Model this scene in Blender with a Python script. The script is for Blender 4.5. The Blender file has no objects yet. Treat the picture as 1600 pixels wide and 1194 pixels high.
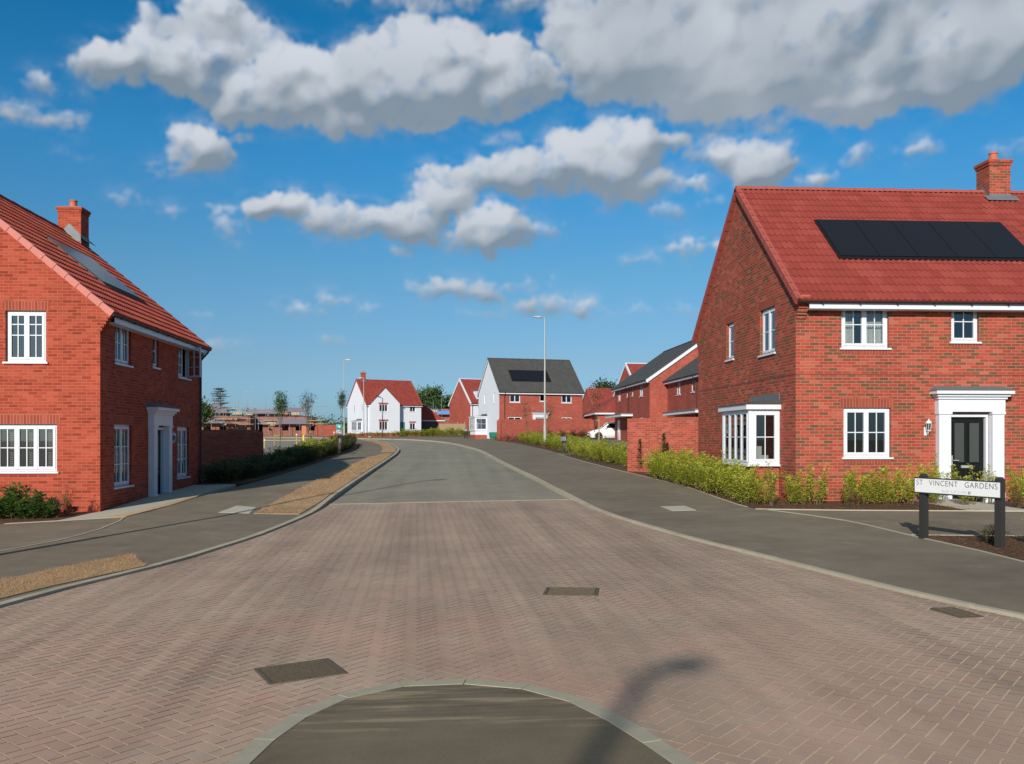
import bpy, bmesh, math, random
from mathutils import Vector, Matrix
R = math.radians
random.seed(7)
SC = bpy.context.scene
COL = SC.collection

# ---------------------------------------------------------------- camera
CAMZ = 1.82
cam_d = bpy.data.cameras.new('camera')
cam = bpy.data.objects.new('camera', cam_d); COL.objects.link(cam)
cam.location = (0, 0, CAMZ)
cam.rotation_euler = (R(90), 0, -math.atan(78 / 1370))
cam_d.sensor_width = 36
cam_d.lens = 1370 / 1600 * 36
cam_d.shift_x = 0.015
cam_d.shift_y = 0.05375
cam_d.clip_start = 0.1
cam_d.clip_end = 6000
SC.camera = cam

# ---------------------------------------------------------------- light and exposure
SUN_AZ, SUN_EL = 202.0, 23.5          # compass bearing the sun stands at (clockwise from +Y), elevation
sun_d = bpy.data.lights.new('sun', 'SUN'); sun = bpy.data.objects.new('sun', sun_d); COL.objects.link(sun)
sun_d.energy = 4.9; sun_d.angle = R(0.7); sun_d.color = (1.0, 0.90, 0.76)
sd = Vector((math.sin(R(SUN_AZ)) * math.cos(R(SUN_EL)), math.cos(R(SUN_AZ)) * math.cos(R(SUN_EL)), math.sin(R(SUN_EL))))
sun.rotation_euler = sd.to_track_quat('Z', 'Y').to_euler()
SC.view_settings.view_transform = 'Standard'
SC.view_settings.look = 'None'
SC.view_settings.gamma = 1
SC.view_settings.exposure = 0.0
SC.cycles.max_bounces = 6
SC.cycles.transparent_max_bounces = 12
SC.cycles.caustics_reflective = False
SC.cycles.caustics_refractive = False


class NT:
    """tiny node-tree writer: every call returns an output socket"""
    def __init__(s, tree): s.t = tree
    def link(s, a, inp):
        if isinstance(a, bpy.types.NodeSocket): s.t.links.new(a, inp)
        else: inp.default_value = a
    def math(s, op, a, b=None, c=None, clamp=False):
        n = s.t.nodes.new('ShaderNodeMath'); n.operation = op; n.use_clamp = clamp
        for i, v in enumerate((a, b, c)):
            if v is not None: s.link(v, n.inputs[i])
        return n.outputs[0]
    def vec(s, op, a, b=None, c=None):
        n = s.t.nodes.new('ShaderNodeVectorMath'); n.operation = op
        for i, v in enumerate((a, b, c)):
            if v is not None: s.link(v, n.inputs[i])
        return n.outputs['Value'] if op in ('LENGTH', 'DOT_PRODUCT', 'DISTANCE') else n.outputs[0]
    def noise(s, v, scale, detail=4, rough=.5, dist=0, out='Fac', lac=2.0):
        n = s.t.nodes.new('ShaderNodeTexNoise'); s.link(v, n.inputs['Vector'])
        n.inputs['Scale'].default_value = scale; n.inputs['Detail'].default_value = detail
        n.inputs['Roughness'].default_value = rough; n.inputs['Distortion'].default_value = dist
        n.inputs['Lacunarity'].default_value = lac
        return n.outputs[out]
    def ramp(s, f, stops, interp='LINEAR'):
        n = s.t.nodes.new('ShaderNodeValToRGB'); s.link(f, n.inputs[0]); r = n.color_ramp; r.interpolation = interp
        while len(r.elements) > 1: r.elements.remove(r.elements[-1])
        for i, (p, c) in enumerate(stops):
            e = r.elements[0] if i == 0 else r.elements.new(p)
            e.position = p
            e.color = (c, c, c, 1) if isinstance(c, (int, float)) else (*c, 1)
        return n.outputs[0]
    def mix(s, f, a, b, mode='MIX'):
        n = s.t.nodes.new('ShaderNodeMix'); n.data_type = 'RGBA'; n.blend_type = mode
        s.link(f, n.inputs[0]); 
        for v, i in ((a, 6), (b, 7)):
            if isinstance(v, tuple) and len(v) == 3: v = (*v, 1)
            s.link(v, n.inputs[i])
        return n.outputs[2]
    def smooth(s, x, a, b, lo=0., hi=1.):
        n = s.t.nodes.new('ShaderNodeMapRange'); n.interpolation_type = 'SMOOTHSTEP'
        s.link(x, n.inputs[0])
        for i, v in ((1, a), (2, b), (3, lo), (4, hi)): n.inputs[i].default_value = v
        return n.outputs[0]


# ---------------------------------------------------------------- world: sky and clouds
world = bpy.data.worlds.new('World'); SC.world = world; world.use_nodes = True
wt = world.node_tree; wt.nodes.clear(); W = NT(wt)
tc = wt.nodes.new('ShaderNodeTexCoord')
sep = wt.nodes.new('ShaderNodeSeparateXYZ'); wt.links.new(tc.outputs['Generated'], sep.inputs[0])
el = W.math('MULTIPLY', W.math('ARCSINE', sep.outputs[2]), 57.2958)
sky = wt.nodes.new('ShaderNodeTexSky'); sky.sky_type = 'NISHITA'; sky.sun_disc = False
sky.sun_elevation = R(SUN_EL); sky.sun_rotation = R(SUN_AZ); sky.air_density = 1.0; sky.dust_density = .6; sky.ozone_density = 2.2
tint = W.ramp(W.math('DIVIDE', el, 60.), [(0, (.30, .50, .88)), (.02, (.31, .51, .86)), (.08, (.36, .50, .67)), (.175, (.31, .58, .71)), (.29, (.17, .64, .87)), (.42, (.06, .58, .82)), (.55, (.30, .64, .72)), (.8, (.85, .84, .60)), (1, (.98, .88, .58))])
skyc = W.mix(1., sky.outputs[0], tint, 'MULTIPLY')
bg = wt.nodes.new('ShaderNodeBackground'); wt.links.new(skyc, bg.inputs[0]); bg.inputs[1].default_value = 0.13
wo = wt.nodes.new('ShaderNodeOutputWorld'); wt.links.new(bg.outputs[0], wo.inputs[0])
world.cycles.sampling_method = 'MANUAL'; world.cycles.sample_map_resolution = 512

# ---------------------------------------------------------------- clouds: a far dome with the cloud banks on it, clear between them
import numpy as np
# photo-measured cloud banks: centre, half width, half height, greyness, opacity -> azimuth and elevation in degrees
RAW = ((170,95,60,34,.05,1),(290,95,100,56,.05,1),(400,150,90,44,.2,1),(490,130,90,62,.12,1),(660,105,130,78,.2,1),(770,120,90,62,.25,1),(570,178,160,34,.4,1),(250,28,28,26,0,.7),(330,25,55,34,.1,.9),
(400,60,36,28,.1,.7),(620,-6,130,14,.4,.7),(780,-8,160,22,.5,.8),(120,100,26,12,0,.8),
(900,40,46,36,.4,.9),(960,90,70,66,.6,1),(1040,75,120,85,.75,1),(1160,95,170,80,.9,1),(1290,70,170,85,.6,1),(1420,110,180,75,.45,1),(1560,60,110,80,.7,1),(1090,160,100,30,.9,1),(1130,195,50,14,.8,.6),(1215,190,60,18,.8,.7),
(1400,0,330,50,.8,1),(1100,0,260,60,.75,1),(1380,130,110,52,.15,1),
(705,272,70,22,.1,1),(800,270,80,34,.2,1),(880,255,60,42,.15,1),(950,245,70,50,.2,1),(990,290,70,32,.35,1),(880,300,70,20,.3,.9),(1010,230,30,26,.1,.9),(1085,215,50,18,.3,.9),(1120,235,40,14,.3,.7),
(1180,255,60,38,.15,1),(1075,290,30,12,.1,.9),(1285,278,42,12,0,.9),(435,325,44,26,.1,1),(500,337,66,29,.2,1),(570,345,54,27,.2,1),(640,347,56,28,.2,1),(690,312,60,26,.25,1),
(775,355,58,33,.15,1),(700,365,60,18,.3,.9),(315,232,50,34,.1,.95),(285,215,20,14,0,.8),(262,258,28,8,0,.8),(382,211,20,9,0,.6),(108,181,36,15,.1,.8),(45,168,34,13,.1,.8),(78,132,18,16,.1,.6),
(358,333,24,11,.1,.6),(375,357,28,12,.1,.6),(205,312,30,6,0,.5),(255,330,32,8,.1,.5),(715,451,76,22,.35,1),(822,440,34,7,.2,.7),(850,472,52,15,.3,.9),(908,484,24,13,.1,1),(752,492,32,6,.1,.7),
(522,470,34,9,.1,.9),(470,487,42,8,.1,.7),(435,474,12,5,0,.6),(575,487,24,5,0,.5),(517,527,32,7,.1,.7),(345,542,34,12,.6,.6),(1090,385,52,10,.1,.8),(1000,406,30,5,.1,.6),
(627,391,20,6,0,.8),(708,384,24,8,.2,.7),(1075,482,32,9,.2,.4),(1340,240,20,17,.2,.6),(1440,232,46,13,.1,.6),(1590,228,34,10,.1,.7),(870,356,18,9,0,.4),(980,487,34,6,0,.3),(790,213,24,14,.1,.4),
(1045,330,8,10,0,.5),(1100,322,26,8,0,.4),(850,360,14,6,0,.3),(130,240,40,5,0,.2),(320,492,14,4,0,.3))
def _cloud_ang(u,v,a,b,g,o):
    xc=(u-776)/1370;zc=(683-v)/1370;k=math.degrees(1/1370)/(1+xc*xc)
    return (math.degrees(math.atan(xc))+3.26,math.degrees(math.atan(zc/math.hypot(1,xc))),a*k*1.04,b*k*(1.04 if a>60 else 1.2),g,min(1,o*1.3))
CL=[_cloud_ang(*c) for c in RAW]
def clouds():
    AZ0, AZ1, EL0, EL1, ST = -37., 42., 1.2, 31., .075
    nx = int((AZ1 - AZ0) / ST) + 1; ny = int((EL1 - EL0) / ST) + 1
    X, Y = np.meshgrid(np.linspace(AZ0, AZ1, nx), np.linspace(EL0, EL1, ny))
    rs = np.random.RandomState(5)
    def vnoise(x, y, seed):
        r = np.random.RandomState(seed); T = r.rand(256, 256)
        xi = np.floor(x).astype(int); yi = np.floor(y).astype(int); fx = x - xi; fy = y - yi
        fx = fx * fx * fx * (fx * (fx * 6 - 15) + 10); fy = fy * fy * fy * (fy * (fy * 6 - 15) + 10)
        g = lambda i, j: T[j % 256, i % 256]
        return (g(xi, yi) * (1 - fx) + g(xi + 1, yi) * fx) * (1 - fy) + (g(xi, yi + 1) * (1 - fx) + g(xi + 1, yi + 1) * fx) * fy
    def fbm(x, y, sc, n, seed, rough=.5, bil=False):
        o = 0; a = 1; t = 0; c, s = .8, .6
        for k in range(n):
            v = vnoise(x * sc + 17.3 * k, y * sc + 9.1 * k, seed + k)
            if bil: v = np.abs(v * 2 - 1)
            o = o + a * v; t += a; a *= rough; x, y = (c * x - s * y), (s * x + c * y); sc *= 2.03
        return o / t
    # domain warp gives ragged, drifting outlines
    WX = X + 1.1 * (fbm(X, Y, .45, 4, 11) - .5) * 2 + .30 * (fbm(X, Y, 2.2, 4, 31, .6) - .5) * 2
    WY = Y + .60 * (fbm(X, Y, .45, 4, 51) - .5) * 2 + .26 * (fbm(X, Y, 2.2, 4, 71, .6) - .5) * 2
    H = np.full(X.shape, -9.); B = np.zeros(X.shape)      # thickness towards the viewer; height above the base
    G = np.zeros(X.shape); K = np.ones(X.shape)
    for (az, el, a, b, grey, op) in CL:
        x0, x1 = np.searchsorted(X[0], (az - a * 1.5 - 2, az + a * 1.5 + 2)); y0, y1 = np.searchsorted(Y[:, 0], (el - b * 1.7 - 1.5, el + b * 1.7 + 1.5))
        sl = (slice(y0, y1), slice(x0, x1)); wx, wy = WX[sl], WY[sl]
        if wx.size == 0: continue
        n = int(10 + 5 * a / b + 3.0 * a * b); rb = b
        for k in range(n):
            t = rs.uniform(-1, 1); arch = math.sqrt(max(0, 1 - t * t))
            px = az + t * a * .9; py = el + b * rs.uniform(-.6, .5) * (.3 + .6 * arch)
            r = rb * rs.uniform(.30, .62) * (.45 + .6 * arch); z = rb * rs.uniform(-.1, .5) * arch
            d2 = ((wx - px) / 1.25) ** 2 + (wy - py) ** 2
            h = z * np.clip(1.3 - d2 / (r * r), 0, 1) + np.where(d2 < r * r, .5 * np.sqrt(np.maximum(r * r - d2, 0)) + .5 * (r - d2 / r), r - np.sqrt(d2) - z * .6)
            up = h > H[sl]
            H[sl] = np.where(up, h, H[sl])
            w = np.clip(h / rb + .6, 0, 1)
            G[sl] = np.where(up, grey, G[sl]); K[sl] = np.where(up, op, K[sl])
            B[sl] = np.where(up, (Y[sl] - (el - b * .75)) / (1.5 * b), B[sl])
    bil = fbm(X, Y, 1.0, 6, 91, .56, True); fb = fbm(X, Y, 1.3, 6, 131, .6)
    size = np.clip(H, .0, 1.2)
    wis = fbm(X * .55 + .5 * fb, Y * 1.1, 1.6, 6, 401, .62)
    Hd = H + (.36 - bil) * (.30 + .4 * size) + (fb - .5) * .9 + (wis - .5) * .9
    def blur(f, n):
        for _ in range(n):
            f = (f + np.roll(f, 1, 0) + np.roll(f, -1, 0)) / 3; f = (f + np.roll(f, 1, 1) + np.roll(f, -1, 1)) / 3
        return f
    G = blur(G, 25); B = blur(B, 30); K = blur(K, 6)
    alpha = np.clip((Hd + .30) / (1.05 + .8 * G), 0, 1); alpha = alpha * alpha * (3 - 2 * alpha)
    Hm = np.maximum(Hd, -.1)
    def shade(f):
        gy, gx = np.gradient(f, ST); nz = 1 / np.sqrt(1 + gx * gx + gy * gy)
        return (-gx * nz) * (-.34) + (-gy * nz) * .62 + nz * .70
    fb2 = fbm(X + .6 * fb, Y + .6 * bil, .9, 7, 301, .58)
    s = .05 * shade(blur(Hm, 3) * .6) + .20 * shade(blur(Hm, 16) * .8) + .75 * shade(blur(Hm, 60) * 1.3) + (fb2 - .5) * .26 + (.35 - bil) * .08
    s = np.clip((s - .20) / .62, 0, 1)
    base = np.clip(B, 0, 1); base = base * base * (3 - 2 * base)
    s = s * (.55 + .45 * base) * (1 - .60 * G) + G * (.10 + .75 * np.clip(fbm(X, Y, .16, 4, 201) - .45, 0, 1))
    veil = blur(alpha, 40) ** .8 * np.clip((wis - .40) * 3.2, 0, 1) * .75
    alpha = np.maximum(alpha * np.clip(.76 + .24 * G + (fb2 - .28) * 1.3, .5, 1), veil)
    far = np.clip((Y - 2) / 12, 0, 1)
    alpha = blur(alpha, 1) * K * (.72 + .26 * far)
    s = np.clip(s, 0, 1)
    return X, Y, alpha, s, nx, ny

def cloud_dome():
    X, Y, alpha, s, nx, ny = clouds()
    D = 4800.
    a = np.radians(X); e = np.radians(Y)
    co = np.stack([D * np.sin(a) * np.cos(e), D * np.cos(a) * np.cos(e), D * np.sin(e)], -1).reshape(-1, 3).astype(np.float32)
    # keep only the cells that hold cloud
    A = alpha; keep = np.maximum(np.maximum(A[:-1, :-1], A[1:, :-1]), np.maximum(A[:-1, 1:], A[1:, 1:])) > .004
    jj, ii = np.nonzero(keep); v0 = jj * nx + ii
    quads = np.stack([v0, v0 + 1, v0 + nx + 1, v0 + nx], -1)
    used = np.unique(quads); remap = np.full(nx * ny, -1); remap[used] = np.arange(len(used)); quads = remap[quads].astype(np.int32)
    me = bpy.data.meshes.new('sky'); me.vertices.add(len(used)); me.vertices.foreach_set('co', co[used].ravel())
    me.loops.add(quads.size); me.loops.foreach_set('vertex_index', quads.ravel())
    me.polygons.add(len(quads)); me.polygons.foreach_set('loop_start', np.arange(0, quads.size, 4, dtype=np.int32)); me.polygons.foreach_set('loop_total', np.full(len(quads), 4, dtype=np.int32))
    me.update(calc_edges=True)
    for nm, f in (('cover', alpha), ('tone', s)):  # tone: sunlit and shaded sides of the clouds, painted in per vertex
        at = me.attributes.new(nm, 'FLOAT', 'POINT'); at.data.foreach_set('value', f.reshape(-1)[used].astype(np.float32))
    m = bpy.data.materials.new('cloud'); m.use_nodes = True; t = m.node_tree; t.nodes.clear(); n = NT(t)
    ac = t.nodes.new('ShaderNodeAttribute'); ac.attribute_name = 'cover'; at = t.nodes.new('ShaderNodeAttribute'); at.attribute_name = 'tone'
    c = n.mix(at.outputs['Fac'], (.215, .275, .335), (.66, .70, .76))
    em = t.nodes.new('ShaderNodeEmission'); t.links.new(c, em.inputs[0]); tr = t.nodes.new('ShaderNodeBsdfTransparent')
    mx = t.nodes.new('ShaderNodeMixShader'); o = t.nodes.new('ShaderNodeOutputMaterial')
    t.links.new(ac.outputs['Fac'], mx.inputs[0]); t.links.new(tr.outputs[0], mx.inputs[1]); t.links.new(em.outputs[0], mx.inputs[2]); t.links.new(mx.outputs[0], o.inputs[0])
    m.cycles.emission_sampling = 'NONE'
    me.materials.append(m)
    ob = bpy.data.objects.new('sky', me); COL.objects.link(ob); ob['kind'] = 'structure'
cloud_dome()

# ---------------------------------------------------------------- terrain
ZA = [(-120, 0), (14, 0), (21, .12), (89, 1.56), (139, 2.12), (209, 2.7), (460, 3.8), (3200, 3.8)]
def zg(x, y):
    b = .016 * max(-12, min(12, x))
    if y <= ZA[0][0]: return ZA[0][1] + b
    for (y0, z0), (y1, z1) in zip(ZA, ZA[1:]):
        if y <= y1: return z0 + (z1 - z0) * (y - y0) / (y1 - y0) + b
    return ZA[-1][1] + b
KH = [(-1000, .035), (20, .035), (24, .11), (4000, .11)]
def kh(y):
    for (y0, z0), (y1, z1) in zip(KH, KH[1:]):
        if y <= y1: return z0 + (z1 - z0) * (y - y0) / (y1 - y0)
    return .11
CUTY = [14, 20, 21, 24, 89, 139, 209, 460]
CUTX = [-12, 12]

# ---------------------------------------------------------------- materials
def new_mat(name):
    m = bpy.data.materials.new(name); m.use_nodes = True
    n = NT(m.node_tree); b = m.node_tree.nodes['Principled BSDF']
    return m, n, b
def tcoord(n, kind='Object'):
    t = n.t.nodes.new('ShaderNodeTexCoord'); return t.outputs[kind]
def bump(n, b, h, strength=.3, dist=.01):
    k = n.t.nodes.new('ShaderNodeBump'); n.link(h, k.inputs['Height'])
    k.inputs['Strength'].default_value = strength; k.inputs['Distance'].default_value = dist
    n.t.links.new(k.outputs[0], b.inputs['Normal'])
def plain(name, col, rough=.5, metal=0, var=.0, vscale=3, spec=.5, bmp=0):
    m, n, b = new_mat(name)
    b.inputs['Roughness'].default_value = rough; b.inputs['Metallic'].default_value = metal
    b.inputs['Specular IOR Level'].default_value = spec
    co = tcoord(n)
    f = n.noise(co, vscale, 6, .6)
    c = n.mix(f, tuple(x * (1 - var) for x in col), tuple(min(1, x * (1 + var)) for x in col))
    n.link(c, b.inputs['Base Color'])
    if bmp: bump(n, b, n.noise(co, vscale * 12, 4), bmp)
    return m
def brick_mat(name, stops, mortar, soldier=False, patch=.25):
    m, n, b = new_mat(name)
    uv = tcoord(n, 'UV')
    t = n.t.nodes.new('ShaderNodeTexBrick'); n.link(uv, t.inputs['Vector'])
    t.inputs['Scale'].default_value = 1
    if soldier:
        t.offset = 0; t.inputs['Brick Width'].default_value = .075; t.inputs['Row Height'].default_value = .225
    else:
        t.offset = .5; t.inputs['Brick Width'].default_value = .225; t.inputs['Row Height'].default_value = .075
    t.inputs['Mortar Size'].default_value = .0065; t.inputs['Mortar Smooth'].default_value = .25; t.inputs['Bias'].default_value = 0
    t.inputs['Color1'].default_value = (0, 0, 0, 1); t.inputs['Color2'].default_value = (1, 1, 1, 1); t.inputs['Mortar'].default_value = (.5, .5, .5, 1)
    col = n.ramp(t.outputs['Color'], stops)
    big = n.noise(uv, .5, 5, .6); fine = n.noise(uv, 30, 3, .6)
    col = n.mix(n.smooth(big, .3, .7), n.mix(1., col, tuple([1 - patch] * 3), 'MULTIPLY'), col)
    col = n.mix(n.math('MULTIPLY', fine, .35), col, n.mix(1., col, (.72, .7, .7), 'MULTIPLY'))
    mt = n.mix(n.noise(uv, 3, 3), mortar, tuple(x * .75 for x in mortar))
    col = n.mix(t.outputs['Fac'], col, mt)
    n.link(col, b.inputs['Base Color']); b.inputs['Roughness'].default_value = .9; b.inputs['Specular IOR Level'].default_value = .2
    bump(n, b, n.math('MULTIPLY_ADD', t.outputs['Fac'], -1., n.math('MULTIPLY', fine, .25)), .55, .006)
    return m
M = {}
M['brick_left'] = brick_mat('orange_red_brick', [(0, (.30, .045, .026)), (.3, (.41, .062, .036)), (.6, (.47, .078, .045)), (1, (.52, .10, .06))], (.44, .175, .105))
M['brick_left_s'] = brick_mat('orange_red_brick_soldier', [(0, (.34, .065, .04)), (1, (.52, .11, .07))], (.48, .24, .16), True)
M['brick_multi'] = brick_mat('multi_red_brick', [(0, (.17, .080, .045)), (.22, (.24, .090, .052)), (.36, (.34, .072, .045)), (.55, (.43, .070, .047)), (.8, (.47, .088, .060)), (1, (.49, .135, .090))], (.45, .225, .155))
M['brick_multi_s'] = brick_mat('multi_red_brick_soldier', [(0, (.30, .075, .045)), (.4, (.38, .075, .045)), (1, (.44, .10, .06))], (.40, .19, .13), True)
M['brick_far'] = brick_mat('plain_red_brick', [(0, (.33, .066, .048)), (.5, (.42, .085, .062)), (1, (.47, .115, .085))], (.42, .17, .125))
M['brick_wall'] = brick_mat('garden_wall_brick', [(0, (.30, .075, .05)), (.3, (.38, .075, .05)), (.6, (.46, .09, .062)), (1, (.50, .13, .095))], (.45, .22, .155))
M['brick_wall_s'] = brick_mat('garden_wall_brick_soldier', [(0, (.38, .08, .05)), (1, (.5, .11, .075))], (.45, .22, .155), True)
M['brick_far_s'] = brick_mat('plain_red_brick_soldier', [(0, (.4, .08, .05)), (1, (.5, .11, .07))], (.46, .22, .15), True)
M['white'] = plain('white_upvc', (.68, .71, .79), .35, var=.03)
M['render'] = plain('white_render', (.68, .71, .80), .85, var=.05, vscale=1.2, bmp=.1)
M['black'] = plain('black_plastic', (.018, .018, .02), .4)
M['dark_door'] = plain('black_painted_door', (.010, .010, .011), .45, spec=.2)
M['teal_door'] = plain('teal_painted_door', (.03, .22, .16), .35)
M['steel'] = plain('galvanised_steel', (.40, .42, .41), .55, .3, var=.08)
M['lead'] = plain('lead_sheet', (.16, .18, .20), .6, .2, var=.25, vscale=6)
M['concrete'] = plain('kerb_concrete', (.42, .375, .29), .9, var=.22, vscale=5, bmp=.2)
M['kerbstone'] = plain('weathered_kerb_concrete', (.40, .355, .275), .9, var=.32, vscale=1.6, bmp=.2)
M['concrete_g'] = plain('greenish_kerb_concrete', (.35, .325, .25), .9, var=.2, vscale=7, bmp=.2)
M['paving_pale'] = plain('pale_paving', (.46, .43, .36), .9, var=.15, vscale=4, bmp=.2)
M['terracotta'] = plain('terracotta', (.50, .13, .075), .8, var=.15, vscale=8)
M['mortar_cap'] = plain('mortar_cap', (.42, .36, .27), .95, var=.15, vscale=8)
M['curtain'] = plain('cream_curtain', (.78, .78, .76), .9, var=.1)
M['blind'] = plain('white_shutter', (.62, .62, .60), .6)
M['wood'] = plain('pale_timber', (.34, .24, .13), .85, var=.3, vscale=9)
M['fence'] = plain('garden_fence_timber', (.30, .22, .14), .85, var=.3, vscale=9)
M['iron'] = plain('cast_iron', (.15, .12, .085), .75, .4, var=.4, vscale=25, bmp=.5)
M['purple'] = plain('purple_sheeting', (.16, .14, .21), .7, var=.2)
M['blue_sheet'] = plain('blue_sheeting', (.10, .22, .55), .7, var=.2)
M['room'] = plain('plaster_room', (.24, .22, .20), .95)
def roof_mat(name, cols, rough=.85):
    m, n, b = new_mat(name); co = tcoord(n, 'UV')
    t = n.t.nodes.new('ShaderNodeTexBrick'); n.link(co, t.inputs['Vector']); t.inputs['Scale'].default_value = 1
    t.inputs['Brick Width'].default_value = .30; t.inputs['Row Height'].default_value = .34; t.offset = .5
    t.inputs['Mortar Size'].default_value = 0; t.inputs['Color1'].default_value = (0, 0, 0, 1); t.inputs['Color2'].default_value = (1, 1, 1, 1)
    c = n.ramp(n.math('ADD', n.math('MULTIPLY', t.outputs['Color'], .5), n.math('MULTIPLY', n.noise(co, .9, 6, .65), .55)), [(.25, cols[0]), (.55, cols[1]), (.85, cols[2])])
    n.link(c, b.inputs['Base Color']); b.inputs['Roughness'].default_value = rough; b.inputs['Specular IOR Level'].default_value = .25
    bump(n, b, n.noise(co, 60, 4), .25, .004)
    return m
M['pantile'] = roof_mat('red_concrete_pantile', [(.235, .042, .033), (.27, .050, .040), (.31, .066, .052)])
M['pantile_dark'] = roof_mat('weathered_red_pantile', [(.27, .050, .036), (.34, .068, .048), (.40, .09, .066)])
M['verge_pink'] = plain('pink_verge_tile', (.56, .20, .17), .85, var=.1, vscale=4)
M['verge_red'] = plain('red_verge_tile', (.34, .075, .06), .85, var=.1, vscale=4)
M['slate'] = roof_mat('grey_slate_tile', [(.066, .066, .066), (.075, .075, .074), (.085, .085, .083)], .7)
def glass_mat():
    m = bpy.data.materials.new('window_glass'); m.use_nodes = True; t = m.node_tree; t.nodes.clear(); n = NT(t)
    fr = t.nodes.new('ShaderNodeFresnel'); fr.inputs[0].default_value = 1.7
    gl = t.nodes.new('ShaderNodeBsdfGlossy'); gl.inputs['Roughness'].default_value = .01; gl.inputs['Color'].default_value = (.9, .95, 1, 1)
    tr = t.nodes.new('ShaderNodeBsdfTransparent'); tr.inputs[0].default_value = (.62, .66, .66, 1)
    mx = t.nodes.new('ShaderNodeMixShader'); o = t.nodes.new('ShaderNodeOutputMaterial')
    f = n.math('MULTIPLY_ADD', fr.outputs[0], 1.4, .04, clamp=True)
    t.links.new(f, mx.inputs[0]); t.links.new(tr.outputs[0], mx.inputs[1]); t.links.new(gl.outputs[0], mx.inputs[2]); t.links.new(mx.outputs[0], o.inputs[0])
    return m
M['glass'] = glass_mat()
def solar_mat():
    m, n, b = new_mat('solar_panel_face'); b.inputs['Base Color'].default_value = (.012, .013, .02, 1)
    b.inputs['Roughness'].default_value = .22; b.inputs['Specular IOR Level'].default_value = .35
    return m
M['solar'] = solar_mat()
M['solar_frame'] = plain('solar_frame', (.01, .01, .012), .5)
def asphalt(name, base, var, fine=.75, streak=False, stain=None, smear=False):
    m, n, b = new_mat(name); co = tcoord(n)
    f = n.noise(co, .35, 7, .62); f2 = n.noise(co, 2.3, 6, .6); g = n.noise(co, 90, 3, .7)
    v = n.math('MULTIPLY_ADD', n.math('SUBTRACT', f, .5), var * 2.2, 1.0)
    v = n.math('ADD', v, n.math('MULTIPLY', n.math('SUBTRACT', f2, .5), var * 1.5))
    v = n.math('ADD', v, n.math('MULTIPLY', n.math('SUBTRACT', g, .5), fine))
    if streak:
        s = n.noise(n.vec('MULTIPLY', co, (1.3, .03, 1)), 1.2, 4, .55)
        v = n.math('ADD', v, n.math('MULTIPLY', n.math('SUBTRACT', s, .5), .55))
    cmb = n.vec('SCALE', base); n.t.nodes[-1].inputs['Scale'].default_value = 1; n.link(v, n.t.nodes[-1].inputs['Scale'])
    c = cmb
    if stain:
        c = n.mix(n.smooth(n.noise(co, .8, 7, .68, .6), .56, .70), c, stain)
    if smear:      # dust dragged across the ramp by tyres
        sm = n.noise(n.vec('MULTIPLY', co, (.55, 5.5, 1)), 1.6, 7, .62)
        sp = n.t.nodes.new('ShaderNodeSeparateXYZ'); n.link(co, sp.inputs[0])
        band = n.math('MULTIPLY', n.smooth(sp.outputs[1], 5.2, 5.75), n.smooth(sm, .50, .63))
        c = n.mix(n.math('MULTIPLY', band, .75), c, (.33, .26, .17))
        c = n.mix(n.math('MULTIPLY', n.smooth(sp.outputs[1], 5.5, 6.0), n.smooth(sm, .47, .38, 0, .6)), c, (.085, .065, .042))
    chips = n.noise(co, 210, 2, .5)
    c = n.mix(n.smooth(chips, .60, .72, 0, .35), c, n.mix(1., c, (1.9, 1.9, 1.9), 'MULTIPLY'))
    n.link(c, b.inputs['Base Color']); b.inputs['Roughness'].default_value = .88; b.inputs['Specular IOR Level'].default_value = .3
    bump(n, b, g, .35, .006)
    return m
M['asphalt'] = asphalt('road_asphalt', (.255, .235, .188), .30, streak=True, stain=(.285, .262, .21))
M['pave'] = asphalt('footway_asphalt', (.192, .160, .120), .42, stain=(.245, .208, .158))
M['pave_old'] = asphalt('foreground_asphalt', (.158, .125, .088), .34, stain=(.115, .09, .06), smear=True)
M['joint'] = asphalt('joint_sand', (.62, .485, .355), .15)
M['soil'] = asphalt('bark_soil', (.10, .055, .035), .5, .9)
M['gravel'] = asphalt('tan_gravel', (.50, .36, .22), .25, 1.2)
M['ground'] = asphalt('dry_earth_ground', (.20, .15, .095), .35, .5, stain=(.11, .12, .05))
M['drygrass'] = asphalt('dry_grass_mat', (.41, .265, .15), .55, 1.0, stain=(.25, .155, .09))
def block_mat():
    m, n, b = new_mat('block_paver')
    at = n.t.nodes.new('ShaderNodeAttribute'); at.attribute_name = 'rnd'
    co = tcoord(n)
    c = n.ramp(at.outputs['Fac'], [(0, (.365, .275, .218)), (.35, (.385, .285, .225)), (.7, (.405, .295, .233)), (1, (.415, .280, .220))])
    red = n.smooth(n.noise(co, .45, 4, .6), .42, .60)
    near = n.math('MULTIPLY', red, n.smooth(n.vec('LENGTH', n.vec('ADD', co, (.6, -6., 0))), 6., 2.))
    c = n.mix(n.math('MULTIPLY', near, .45), c, n.mix(at.outputs['Fac'], (.43, .225, .185), (.47, .265, .215)))
    st = n.noise(n.vec('MULTIPLY', co, (1.6, .10, 1)), .9, 5, .6)
    v = n.math('ADD', n.math('MULTIPLY', n.noise(co, .6, 6, .6), .55), n.math('MULTIPLY', st, .85))
    c = n.mix(1., c, n.ramp(v, [(.45, .72), (.62, .97), (.85, 1.28)]), 'MULTIPLY')
    g = n.noise(co, 120, 2, .6)
    c = n.mix(n.math('MULTIPLY', g, .3), c, n.mix(1., c, (.7, .7, .7), 'MULTIPLY'))
    n.link(c, b.inputs['Base Color']); b.inputs['Roughness'].default_value = .85; b.inputs['Specular IOR Level'].default_value = .3
    bump(n, b, g, .3, .004)
    return m
M['block'] = block_mat()
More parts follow.
